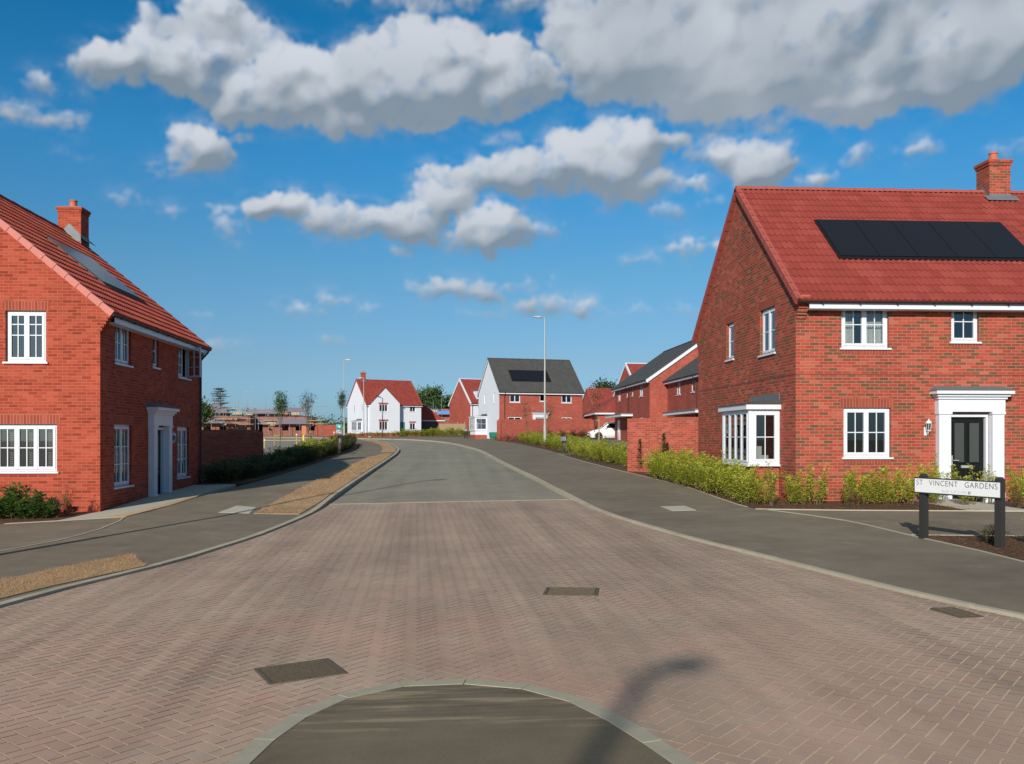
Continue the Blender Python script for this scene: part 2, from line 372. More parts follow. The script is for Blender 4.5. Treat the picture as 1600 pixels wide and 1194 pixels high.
def leaf_mat(name, c0, c1, c2):
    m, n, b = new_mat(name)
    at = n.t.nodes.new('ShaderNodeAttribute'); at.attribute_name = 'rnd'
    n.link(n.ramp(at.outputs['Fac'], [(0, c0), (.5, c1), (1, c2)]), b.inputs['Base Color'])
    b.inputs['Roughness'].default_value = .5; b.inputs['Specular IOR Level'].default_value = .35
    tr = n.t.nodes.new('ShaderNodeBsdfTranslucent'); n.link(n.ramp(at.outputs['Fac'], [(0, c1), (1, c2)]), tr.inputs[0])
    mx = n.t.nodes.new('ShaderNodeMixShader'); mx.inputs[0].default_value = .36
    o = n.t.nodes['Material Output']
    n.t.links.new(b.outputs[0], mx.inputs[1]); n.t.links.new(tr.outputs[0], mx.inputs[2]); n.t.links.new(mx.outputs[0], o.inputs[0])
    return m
M['leaf_lime'] = leaf_mat('lime_leaf', (.20, .25, .025), (.45, .50, .055), (.70, .66, .13))
M['leaf_green'] = leaf_mat('green_leaf', (.03, .075, .015), (.075, .16, .03), (.17, .27, .06))
M['leaf_dark'] = leaf_mat('dark_leaf', (.03, .045, .015), (.06, .085, .022), (.13, .15, .04))
M['leaf_tree'] = leaf_mat('tree_leaf', (.07, .13, .055), (.13, .22, .09), (.22, .31, .13))  # far trees: distance haze painted in as lightened leaf greens
M['leaf_brown'] = leaf_mat('dry_leaf', (.16, .07, .035), (.26, .13, .06), (.36, .22, .10))
M['straw'] = leaf_mat('straw_blade', (.29, .175, .095), (.47, .31, .18), (.64, .47, .29))
M['bark'] = plain('bark', (.14, .10, .065), .95, var=.3, vscale=10)
M['car_white'] = plain('white_car_paint', (.80, .81, .84), .18)
M['car_glass'] = plain('tinted_car_glass', (.015, .018, .02), .08)
M['tyre'] = plain('tyre_rubber', (.02, .02, .02), .8)
M['alloy'] = plain('alloy_wheel', (.5, .5, .52), .35, .8)
M['sign_white'] = plain('white_sign_face', (.80, .82, .86), .35)
M['sign_ink'] = plain('grey_sign_lettering', (.13, .11, .13), .5)
M['sign_ink2'] = plain('pale_sign_lettering', (.42, .44, .48), .5)
M['sign_red'] = plain('red_sign_symbol', (.30, .05, .06), .5)
M['post_grey'] = plain('dark_grey_post', (.028, .028, .027), .6, var=.1)
M['sign_teal'] = plain('teal_sign_face', (.05, .38, .36), .4)
M['orange'] = plain('orange_plastic', (.50, .15, .06), .5)
M['yellow'] = plain('yellow_plastic', (.65, .5, .05), .5)
M['lampglass'] = plain('frosted_lamp_glass', (.06, .068, .068), .12, spec=.35)


# ---------------------------------------------------------------- mesh writing
class MB:
    def __init__(s): s.v = []; s.f = []; s.uv = []; s.m = []; s.sm = []
    def face(s, pts, uv=None, mi=0, smooth=False):
        i = len(s.v); s.v += [tuple(p) for p in pts]; s.f.append(tuple(range(i, i + len(pts)))); s.uv.append(uv); s.m.append(mi); s.sm.append(smooth)
    def box(s, x0, x1, y0, y1, z0, z1, mi=0):
        if x0 > x1: x0, x1 = x1, x0
        if y0 > y1: y0, y1 = y1, y0
        if z0 > z1: z0, z1 = z1, z0
        c = [(x, y, z) for z in (z0, z1) for y in (y0, y1) for x in (x0, x1)]
        for q in ((0, 2, 3, 1), (4, 5, 7, 6), (0, 1, 5, 4), (2, 6, 7, 3), (0, 4, 6, 2), (1, 3, 7, 5)):
            s.face([c[k] for k in q], mi=mi)
    def hull(s, a, b, mi=0):
        """two matching polygon loops joined into a closed prism"""
        n = len(a); s.face(list(reversed(a)), mi=mi); s.face(b, mi=mi)
        for i in range(n):
            j = (i + 1) % n; s.face([a[i], a[j], b[j], b[i]], mi=mi)
    def tube(s, pts, rad, n=8, cap=True, mi=0):
        pts = [Vector(p) for p in pts]; rs = rad if isinstance(rad, (list, tuple)) else [rad] * len(pts)
        rings = []
        for i, p in enumerate(pts):
            d = (pts[min(i + 1, len(pts) - 1)] - pts[max(i - 1, 0)]).normalized()
            a = Vector((1, 0, 0)) if abs(d.x) < .8 else Vector((0, 1, 0))
            e = d.cross(a).normalized(); f = d.cross(e)
            rings.append([p + (e * math.cos(2 * math.pi * k / n) + f * math.sin(2 * math.pi * k / n)) * rs[i] for k in range(n)])
        for a, b in zip(rings, rings[1:]):
            for k in range(n): s.face([a[k], b[k], b[(k + 1) % n], a[(k + 1) % n]], mi=mi, smooth=True)
        if cap: s.face(rings[0], mi=mi); s.face(list(reversed(rings[-1])), mi=mi)
    def lathe(s, prof, cx=0, cy=0, n=16, mi=0):
        for (r0, z0), (r1, z1) in zip(prof, prof[1:]):
            for k in range(n):
                a, b = 2 * math.pi * k / n, 2 * math.pi * (k + 1) / n
                q = [(cx + r0 * math.cos(a), cy + r0 * math.sin(a), z0), (cx + r0 * math.cos(b), cy + r0 * math.sin(b), z0),
                     (cx + r1 * math.cos(b), cy + r1 * math.sin(b), z1), (cx + r1 * math.cos(a), cy + r1 * math.sin(a), z1)]
                s.face(q, mi=mi, smooth=True)
    def build(s, name, mats, parent=None, loc=None, merge=False, rnd=None, bevel=0):
        if not isinstance(mats, (list, tuple)): mats = [mats]
        me = bpy.data.meshes.new(name); me.from_pydata(s.v, [], s.f)
        for m in mats: me.materials.append(m)
        ul = me.uv_layers.new(name='UV'); uvs = []
        for f, uv in zip(s.f, s.uv):
            if uv is None:
                p = [Vector(s.v[i]) for i in f]
                nn = (p[1] - p[0]).cross(p[2] - p[1])
                if nn.length < 1e-12 and len(p) > 3: nn = (p[2] - p[0]).cross(p[3] - p[0])
                ax, ay, az_ = abs(nn.x), abs(nn.y), abs(nn.z)
                if az_ > ax and az_ > ay: uv = [(q.x, q.y) for q in p]
                elif ax > ay: uv = [(q.y, q.z) for q in p]
                else: uv = [(q.x, q.z) for q in p]
            for a in uv: uvs += [a[0], a[1]]
        ul.data.foreach_set('uv', uvs)
        me.polygons.foreach_set('material_index', s.m); me.polygons.foreach_set('use_smooth', s.sm)
        if rnd is not None:
            at = me.attributes.new('rnd', 'FLOAT', 'FACE'); at.data.foreach_set('value', rnd)
        if merge:
            bm = bmesh.new(); bm.from_mesh(me); bmesh.ops.remove_doubles(bm, verts=bm.verts, dist=1e-4)
            bmesh.ops.recalc_face_normals(bm, faces=bm.faces); bm.to_mesh(me); bm.free()
        me.update()
        o = bpy.data.objects.new(name, me); COL.objects.link(o)
        if parent is not None: o.parent = parent
        if loc is not None: o.location = loc
        if bevel:
            b = o.modifiers.new('bevel', 'BEVEL'); b.width = bevel; b.segments = 2; b.limit_method = 'ANGLE'
        return o
def tag(o, label, cat, group=None, kind=None):
    if label: o['label'] = label
    if cat: o['category'] = cat
    if group: o['group'] = group
    if kind: o['kind'] = kind
    return o
def thing(name, loc, rz, label, cat, group=None):
    o = bpy.data.objects.new(name, None); COL.objects.link(o); o.empty_display_size = .3
    o.location = loc; o.rotation_euler = (0, 0, R(rz)); return tag(o, label, cat, group)
def copy_tree(o, parent=None):
    c = o.copy(); COL.objects.link(c); c.parent = parent
    for ch in [x for x in bpy.data.objects if x.parent == o]: copy_tree(ch, c)
    return c

def drape(name, poly, mat, off, usekh=False, skirt=.12, parent=None, kind='structure'):
    """a sheet cut along the terrain's fold lines and laid on it, with sides reaching down"""
    bm = bmesh.new(); vs = [bm.verts.new((x, y, 0)) for x, y in poly]
    f = bm.faces.new(vs); bm.normal_update()
    if f.normal.z < 0: f.normal_flip()
    bmesh.ops.triangulate(bm, faces=[f])
    for y in CUTY: bmesh.ops.bisect_plane(bm, geom=bm.verts[:] + bm.edges[:] + bm.faces[:], plane_co=(0, y, 0), plane_no=(0, 1, 0), dist=1e-5)
    for x in CUTX: bmesh.ops.bisect_plane(bm, geom=bm.verts[:] + bm.edges[:] + bm.faces[:], plane_co=(x, 0, 0), plane_no=(1, 0, 0), dist=1e-5)
    for v in bm.verts: v.co.z = zg(v.co.x, v.co.y) + off + (kh(v.co.y) if usekh else 0)
    if skirt:
        be = [e for e in bm.edges if e.is_boundary]
        r = bmesh.ops.extrude_edge_only(bm, edges=be)
        for v in [g for g in r['geom'] if isinstance(g, bmesh.types.BMVert)]: v.co.z -= skirt
    me = bpy.data.meshes.new(name); bm.to_mesh(me); bm.free(); me.materials.append(mat)
    o = bpy.data.objects.new(name, me); COL.objects.link(o)
    if kind: o['kind'] = kind
    if parent: o.parent = parent
    return o
def smooth_line(pts, step=.8, maxn=400):
    """Catmull-Rom through the points"""
    out = []; P = [Vector((*p, 0)) for p in pts]; P = [2 * P[0] - P[1]] + P + [2 * P[-1] - P[-2]]
    for i in range(1, len(P) - 2):
        a, b, c, d = P[i - 1:i + 3]; n = max(1, min(12, int((c - b).length / step)))
        for k in range(n):
            t = k / n
            q = .5 * ((2 * b) + (c - a) * t + (2 * a - 5 * b + 4 * c - d) * t * t + (3 * b - a - 3 * c + d) * t ** 3)
            out.append((q.x, q.y))
    out.append(tuple(pts[-1])); return out
def offset_line(l, d):
    out = []
    for i, p in enumerate(l):
        a = Vector(l[max(0, i - 1)]); b = Vector(l[min(len(l) - 1, i + 1)]); t = (b - a).normalized()
        out.append((p[0] - t.y * d, p[1] + t.x * d))
    return out
def resample(l, d):
    out = [l[0]]; acc = 0
    for a, b in zip(l, l[1:]):
        L = math.dist(a, b)
        while acc + L >= d:
            t = (d - acc) / L; a = (a[0] + (b[0] - a[0]) * t, a[1] + (b[1] - a[1]) * t); L = math.dist(a, b); acc = 0; out.append(a)
        acc += L
    out.append(l[-1]); return out
def kerbstones(line, w, mat, off, stone=.915, usekh=True, y_max=70):
    """a kerb laid in separate stones with open joints"""
    l = resample(line, stone); o2 = offset_line(l, w); mb = MB()
    for i in range(len(l) - 1):
        a, b, c, d = Vector(l[i]), Vector(l[i + 1]), Vector(o2[i + 1]), Vector(o2[i])
        if (b - a).length < .05: continue
        g_ = .0035 / (b - a).length if a.y < y_max else 0
        q = [a.lerp(b, g_), b.lerp(a, g_), c.lerp(d, g_), d.lerp(c, g_)]
        dz = random.uniform(-.0015, .0015)
        top = [(p.x, p.y, zg(*p) + off + dz + (kh(p.y) if usekh else 0)) for p in q]; bot = [(x, y, z - .2) for x, y, z in top]
        if w < 0: top.reverse(); bot.reverse()
        mb.face(top)
        for k in range(4): mb.face([bot[k], bot[(k + 1) % 4], top[(k + 1) % 4], top[k]])
    o = mb.build('kerb', mat); o['kind'] = 'structure'; return o
def strip(name, line, w, mat, off, usekh=True, skirt=.16, seg=None):
    """kerb or edging: a run of stones along a line, d>0 is to its left"""
    o2 = offset_line(line, w); mb = MB()
    def z(p, dz=0): return zg(*p) + off + (kh(p[1]) if usekh else 0) + dz
    for i in range(len(line) - 1):
        a, b, c, d = line[i], line[i + 1], o2[i + 1], o2[i]
        top = [(*a, z(a)), (*b, z(b)), (*c, z(c)), (*d, z(d))]
        if w < 0: top.reverse()
        mb.face(top)
        mb.face([(*a, z(a, -skirt)), (*b, z(b, -skirt)), (*b, z(b)), (*a, z(a))]); mb.face([(*d, z(d)), (*c, z(c)), (*c, z(c, -skirt)), (*d, z(d, -skirt))])
    for k in (0, -1):
        a, d = line[k], o2[k]; mb.face([(*a, z(a, -skirt)), (*d, z(d, -skirt)), (*d, z(d)), (*a, z(a))])
    o = mb.build(name, mat); o['kind'] = 'structure'; return o

# ================================================================ THE GROUND
LK = smooth_line([(-20, -3), (-12, -1), (-8, 2.2), (-6.3, 5), (-5.45, 7.6), (-4.98, 9.9), (-4.66, 11.3), (-4.2, 12.8), (-3.77, 14.8), (-3.42, 16.6), (-3.08, 20), (-3.03, 22.4),
      (-3.03, 30.5), (-2.96, 47.8), (-3.02, 54.7), (-3.35, 61.5), (-4.74, 74.3), (-6.71, 85.8), (-9.6, 96), (-14.5, 106), (-20.5, 113), (-29, 119), (-50, 129), (-90, 143)])
RK = smooth_line([(20, -2.2), (12, 0), (8.5, 2.6), (6.6, 5.2), (5.85, 6.9), (5.47, 8.03), (5.25, 8.69), (5.04, 9.58), (4.83, 10.79), (4.6, 12.2), (4.32, 13.75), (4.0, 15.3), (3.5, 18.5), (3.25, 21.9),
      (3.07, 25.1), (2.98, 29), (2.72, 35.5), (2.48, 42.4), (2.35, 48), (2.08, 55.6), (1.66, 61), (.80, 69.5), (-.45, 77.6), (-2.5, 85), (-6.6, 96), (-11.5, 107), (-17.5, 115.5), (-26, 122), (-47, 133), (-88, 148)])
RB = smooth_line([(24, 3.2), (14, 4.3), (9.5, 6.2), (7.9, 8.6), (7.62, 11.0), (7.74, 12.4), (7.76, 14.2), (7.68, 16.6), (7.05, 18.6), (6.76, 19.6), (6.73, 25), (6.56, 29.5), (6.38, 33.1), (6.13, 41), (6.05, 52.8), (5.7, 65.3),
      (4.7, 76.5), (3.0, 84), (-.5, 94), (-5, 105), (-11, 114), (-19, 121.5), (-27, 126.3), (-48, 137), (-88, 152)])
LB = smooth_line([(-60, 15.5), (-30, 17.2), (-14, 18.6), (-9.44, 19.13), (-8.35, 19.55), (-7.2, 20.1), (-6.88, 22.2), (-6.74, 24.1), (-6.62, 26.5), (-6.28, 33), (-6.15, 43.5), (-6.07, 53.2), (-6.15, 60.4), (-7.3, 75.6), (-9.3, 87.5),
      (-12.5, 97), (-17.5, 105.5), (-24, 111), (-31, 115.4), (-52, 125.5), (-90, 139)])

def big_ground():
    xs = [-2500, -600, -200, -60, -12, 12, 60, 200, 600, 2500]; ys = [-400, -60, 14, 21, 45, 89, 139, 209, 460, 1200, 3200]
    mb = MB()
    for i in range(len(xs) - 1):
        for j in range(len(ys) - 1):
            q = [(xs[i], ys[j]), (xs[i + 1], ys[j]), (xs[i + 1], ys[j + 1]), (xs[i], ys[j + 1])]
            mb.face([(x, y, zg(x, y) - .03) for x, y in q])
    o = mb.build('ground', M['ground'], merge=True); o['kind'] = 'structure'
big_ground()
TR = 22.45
lk_n = [p for p in LK if p[1] <= TR] + [(-3.03, TR)]
rk_n = [p for p in RK if p[1] <= TR] + [(3.22, TR)]
lk_f = [(-3.03, TR)] + [p for p in LK if p[1] > TR]
rk_f = [(3.22, TR)] + [p for p in RK if p[1] > TR]
drape('road', lk_f + rk_f[::-1], M['asphalt'], .006, skirt=.1)
junction = [(-20, -14)] + lk_n + rk_n[::-1] + [(20, -14)]
drape('junction_bed', junction, M['joint'], 0.0, skirt=.1)
# half-round asphalt nose in the foreground
NOSE_O = smooth_line([(-1.38, -14), (-1.34, 1.0), (-1.28, 4.2), (-1.22, 5.01), (-1.16, 5.35), (-1.06, 5.73), (-.88, 6.12), (-.63, 6.40), (-.30, 6.54), (.02, 6.57), (.46, 6.44), (.86, 6.10), (1.10, 5.62), (1.25, 5.16), (1.36, 4.75), (1.46, 4.1), (1.56, 1.0), (1.6, -14)], .25)
nose = offset_line(NOSE_O, -.125)
drape('foreground_path', nose, M['pave_old'], .012, skirt=.05)
kerbstones(nose, .125, M['concrete_g'], .016, .45, False)
strip('road_transition_strip', [(-3.03, TR), (3.22, TR)], .12, M['concrete'], .012, usekh=False, skirt=.05)

def point_in(poly, x, y):
    c = False; j = len(poly) - 1
    for i in range(len(poly)):
        xi, yi = poly[i]; xj, yj = poly[j]
        if (yi > y) != (yj > y) and x < (xj - xi) * (y - yi) / (yj - yi) + xi: c = not c
        j = i
    return c
DRAINS = [((-1.145, 6.93), 25., .60, .50), ((1.44, 10.08), -12., .62, .50)]
GULLY = ((5.02, 8.37), 97., .48, .30)
def pavers():
    mb = MB(); rnd = []; w = .106; g = .0046; ca = math.cos(R(45 + 2)); sa = math.sin(R(45 + 2))
    jp = [(-9, 1.5)] + [p for p in offset_line(lk_n, .11) if p[0] > -9] + [p for p in offset_line(rk_n, -.09)[::-1] if p[0] < 9] + [(9, 1.5)]
    rr = random.Random(3); y_lim = TR - .03
    n = 260
    def inside(cx, cy):
        if cy > y_lim or cy < 2.6: return False
        if abs(cx) > 9: return False
        if cy < 6.65 and abs(cx) < 1.7 and point_in(nose, cx, cy): return False
        for (dx, dy), rot, a, b in DRAINS + [GULLY]:
            c_, s_ = math.cos(R(rot)), math.sin(R(rot)); lx = (cx - dx) * c_ + (cy - dy) * s_; ly = -(cx - dx) * s_ + (cy - dy) * c_
            if abs(lx) < a / 2 - .055 and abs(ly) < b / 2 - .055: return False
        return point_in(jp, cx, cy)
    for i in range(-40, n):
        for j in range(-n, n):
            c = (i - j) % 4
            if c == 0: a, b = 2, 1
            elif c == 3: a, b = 1, 2
            else: continue
            cx0, cy0 = (i + a / 2) * w, (j + b / 2) * w
            x, y = cx0 * ca - cy0 * sa, cx0 * sa + cy0 * ca
            x += 0; y += 2
            if not inside(x, y): continue
            hx, hy = a * w / 2 - g, b * w / 2 - g
            q = []
            dz = rr.uniform(-.0009, .0009)
            for sx, sy in ((-1, -1), (1, -1), (1, 1), (-1, 1)):
                lx, ly = cx0 + sx * hx, cy0 + sy * hy
                px, py = lx * ca - ly * sa, lx * sa + ly * ca + 2
                q.append((px, py, zg(px, py) + .0035 + dz))
            mb.face(q); rnd.append(min(1, max(0, rr.gauss(.5, .27))))
    o = mb.build('block_paving', M['block'], rnd=rnd); o['kind'] = 'structure'
pavers()

def cover(name, c, rot, a, b, label, pattern):
    x, y = c; t = thing(name, (x, y, zg(x, y) + .007), rot, label, 'drain cover')
    f = MB(); e = .028
    for q in ((-a / 2, a / 2, -b / 2, -b / 2 + e), (-a / 2, a / 2, b / 2 - e, b / 2), (-a / 2, -a / 2 + e, -b / 2 + e, b / 2 - e), (a / 2 - e, a / 2, -b / 2 + e, b / 2 - e)):
        f.box(*q, -.05, .008)
    f.build('frame', M['iron'], t)
    l = MB(); l.box(-a / 2 + e + .004, a / 2 - e - .004, -b / 2 + e + .004, b / 2 - e - .004, -.05, .004)
    if pattern == 'chequer':
        k = 0; yy = -b / 2 + .05
        while yy < b / 2 - .05:
            xx = -a / 2 + .05 + (k % 2) * .02
            while xx < a / 2 - .05:
                l.box(xx, xx + .024, yy, yy + .011, .0035, .0085); xx += .04
            yy += .022; k += 1
        l.build('lid', M['iron'], t)
    else:
        l = MB(); n = 9
        for k in range(n):
            xx = -a / 2 + e + .01 + k * (a - 2 * e - .02) / n
            l.box(xx, xx + .018, -b / 2 + e, b / 2 - e, -.03, .006)
        l.box(-a / 2 + e, a / 2 - e, -.012, .012, -.03, .005)
        l.build('grating', M['iron'], t)
    # slope the cover with the ground
    t.rotation_euler = (0, math.atan(-.016), R(rot)); return t
cover('manhole_cover', DRAINS[0][0], 25, .60, .50, 'chequered iron cover in the block paving, just left of the rounded asphalt nose', 'chequer')
cover('manhole_cover', DRAINS[1][0], -12, .62, .50, 'chequered iron cover in the middle of the block paving, farther from the asphalt nose', 'chequer')
cover('gully_grate', GULLY[0], 97, .44, .26, 'slotted iron gully grate against the pale kerb before the street sign', 'grate')

# kerbs and footways
kerbstones(LK[::-1], -.125, M['kerbstone'], .004)
kerbstones(RK[::-1], .09, M['kerbstone'], .004)
LKo = offset_line(LK, .125); RKo = offset_line(RK, -.09)
drape('pavement', [(-60, -12)] + [(-20, -3.2)] + LKo[1:] + LB[::-1], M['pave'], 0, True)
drape('pavement', [(24, -4)] + RKo[1:] + RB[::-1], M['pave'], 0, True)
# shared drive beyond the sign, edging, beds
drape('private_drive', [(7.77, 14.5), (9.45, 14.05), (14, 12.7), (40, 5), (40, 11), (14.1, 17.0), (11.89, 17.44), (8.28, 18.43), (6.98, 18.95), (7.1, 18.5), (7.7, 16.6)], M['pave'], -.004, True)
strip('path_edging', [p for p in RB if 10.9 < p[1] < 60], -.05, M['concrete'], .010)
strip('path_edging', smooth_line([(6.8, 18.98), (8.28, 18.43), (11.89, 17.44), (14.5, 16.7)]), .05, M['concrete'], .014)
strip('path_edging', smooth_line([(7.80, 14.35), (9.45, 13.9), (12, 13.1)]), .05, M['concrete'], .012)
drape('soil', [(6.80, 19.05), (8.28, 18.49), (11.2, 17.68), (10.9, 20.27), (8.2, 20.27), (8.2, 28.6), (12, 28.6), (12, 33), (6.45, 33), (6.60, 29.5), (6.77, 25), (6.80, 20)], M['soil'], .012, True)
drape('soil', [(6.42, 33.05), (9, 33.05), (9.5, 41), (8.5, 46.5), (6.12, 46.5), (6.17, 41)], M['soil'], .010, True)
drape('soil', [(6.1, 48.5), (9.5, 48.5), (8.5, 62), (7.2, 76), (4.8, 76.5), (5.75, 65.3), (6.09, 52.8)], M['soil'], .010, True)
drape('soil', [(7.70, 11.0), (7.80, 12.4), (7.82, 14.28), (9.45, 13.85), (12, 13.05), (10.6, 11.2), (9.4, 10.0)], M['soil'], .010, True)
drape('soil', [(-30, 17.4), (-14, 18.72), (-9.5, 19.24), (-8.5, 19.62), (-8.25, 21.2), (-30, 21.2)], M['soil'], .014, True)
drape('garden_path', [(-9.4, 19.21), (-8.35, 19.63), (-7.5, 20.06), (-7.15, 21.7), (-6.95, 24), (-6.84, 28.9), (-8.15, 28.9), (-8.15, 21.25), (-8.5, 20.7)], M['paving_pale'], .006, True)
drape('gravel', [(-7.62, 20.0), (-7.2, 20.16), (-6.88, 22.3), (-6.78, 24.1), (-6.88, 25.2), (-7.0, 23.5), (-7.2, 21.7)], M['gravel'], .012, True)
strip('path_edging', smooth_line([(-14, 12.6), (-9, 14.2), (-7.35, 14.85), (-6.95, 16.1), (-6.85, 17.9), (-7.0, 19.3), (-7.2, 20.1)]), .05, M['concrete'], .010)
drape('soil', [(-6.66, 29.2), (-8.4, 29.2), (-8.3, 33.3), (-9.2, 43), (-8.9, 53), (-9.2, 62), (-9.5, 72), (-7.4, 75.2), (-6.22, 60.4), (-6.12, 53.2), (-6.2, 43.5), (-6.33, 33)], M['soil'], .010, True)
drape('garden_path', [(10.9, 17.78), (12.1, 17.45), (12.1, 20.25), (10.95, 20.25)], M['paving_pale'], .016, True)
# tactile-free crossing slabs: pale rectangles in the footways
drape('paving_slab', [(-5.27, 20.6), (-5.16, 21.9), (-4.6, 21.5), (-4.5, 20.3)], M['paving_pale'], .006, True, .01)
drape('paving_slab', [(4.92, 19.98), (5.5, 20.01), (5.48, 19.0), (4.93, 18.97)], M['paving_pale'], .006, True, .01)
VERGES = [[(-6.9, 7.6), (-5.95, 7.9), (-5.25, 9.9), (-4.92, 11.2), (-4.30, 12.85), (-4.98, 14.2), (-5.5, 12.9), (-6.35, 9.8)],
          [(-3.30, 19.9), (-3.18, 22.6), (-3.17, 31.5), (-3.12, 47), (-3.2, 52.1), (-3.55, 52.2), (-4.22, 47.5), (-4.30, 38.5), (-4.44, 31.2), (-4.36, 24.3), (-4.38, 20.2)],
          [(-3.2, 55.3), (-3.55, 61.5), (-4.9, 74), (-6.9, 85.6), (-9.0, 92.5), (-8.6, 88.5), (-6.96, 81.4), (-5.35, 71), (-4.35, 60.7), (-4.1, 55.0)]]
for i, vp in enumerate(VERGES):
    drape('verge', vp, M['drygrass'], .014, True)
drape('parking_court', [(-40, 46), (-9.4, 46), (-9.3, 62), (-9.9, 72), (-14, 88), (-60, 88), (-60, 60)], M['asphalt'], .02, True)
strip('kerb', [(-40, 45.9), (-9.35, 45.9)], .12, M['concrete'], .05)
strip('kerb', [(-60, 88.1), (-14, 88.1)], .12, M['concrete'], .08)
drape('private_drive', [(6.1, 46.55), (20, 46.5), (30, 60), (30, 84), (8.6, 80), (8.7, 62), (9.6, 48.4), (6.1, 48.45)], M['pave'], 0, True)
def grass_blades():
    mb = MB(); rnd = []; rr = random.Random(11)
    for vi, (vp, n, hmax) in enumerate(zip(VERGES, (22000, 24000, 4000), (.055, .065, .08))):
        xs = [p[0] for p in vp]; ys = [p[1] for p in vp]; k = 0
        while k < n:
            x, y = rr.uniform(min(xs), max(xs)), rr.uniform(min(ys), max(ys))
            if not point_in(vp, x, y): continue
            k += 1
            # clumpy: taller blades where a slow wave is high
            cl = .5 + .5 * math.sin(x * 5.3 + math.sin(y * 3.1) * 2) * math.sin(y * 4.1 + math.sin(x * 2.7) * 2)
            h = hmax * rr.uniform(.25, 1) * (.3 + .9 * cl); a = rr.uniform(0, 6.28); w = .0022 + .0015 * (y > 18) + .004 * (y > 30)
            z = zg(x, y) + kh(y) + .013; le = rr.uniform(.5, 2.0) * h; b = rr.uniform(0, 6.28)
            mb.face([(x - w * math.cos(a), y - w * math.sin(a), z), (x + w * math.cos(a), y + w * math.sin(a), z), (x + le * math.cos(b), y + le * math.sin(b), z + h)])
            rnd.append(min(1, max(0, rr.gauss(.35 + .4 * cl, .2))))
    o = mb.build('grass', M['straw'], rnd=rnd); o['kind'] = 'stuff'; o['label'] = 'dry tan grass growing on the verges beside the left kerb'; o['category'] = 'grass'
grass_blades()
def bark_chips():
    mb = MB(); rnd = []; rr = random.Random(12)
    areas = [([(6.80, 19.05), (8.28, 18.5), (11.2, 17.7), (10.9, 20.25), (8.2, 20.25), (8.2, 28.6), (6.6, 28.6), (6.8, 20)], 4500), ([(7.72, 11.05), (7.82, 12.4), (7.84, 14.26), (9.45, 13.83), (10.6, 11.2)], 2200),
             ([(-14, 18.75), (-9.5, 19.28), (-8.5, 19.66), (-8.3, 21.2), (-14, 21.2)], 1800)]
    for vp, n in areas:
        xs = [p[0] for p in vp]; ys = [p[1] for p in vp]; k = 0
        while k < n:
            x, y = rr.uniform(min(xs), max(xs)), rr.uniform(min(ys), max(ys))
            if not point_in(vp, x, y): continue
            k += 1; a = rr.uniform(0, 6.28); s = rr.uniform(.012, .03); z = zg(x, y) + kh(y) + .014
            t = rr.uniform(-.012, .012)
            c, q = math.cos(a), math.sin(a)
            mb.face([(x - s * c, y - s * q, z), (x + s * .4 * q, y - s * .4 * c, z + abs(t)), (x + s * c, y + s * q, z + .012 + t * .5), (x - s * .4 * q, y + s * .4 * c, z + .004)])
            rnd.append(rr.random() ** 2)
    o = mb.build('bark_mulch', M['leaf_brown'], rnd=rnd); o['kind'] = 'stuff'; o['label'] = 'brown bark chips scattered over the planting beds'; o['category'] = 'mulch'
bark_chips()

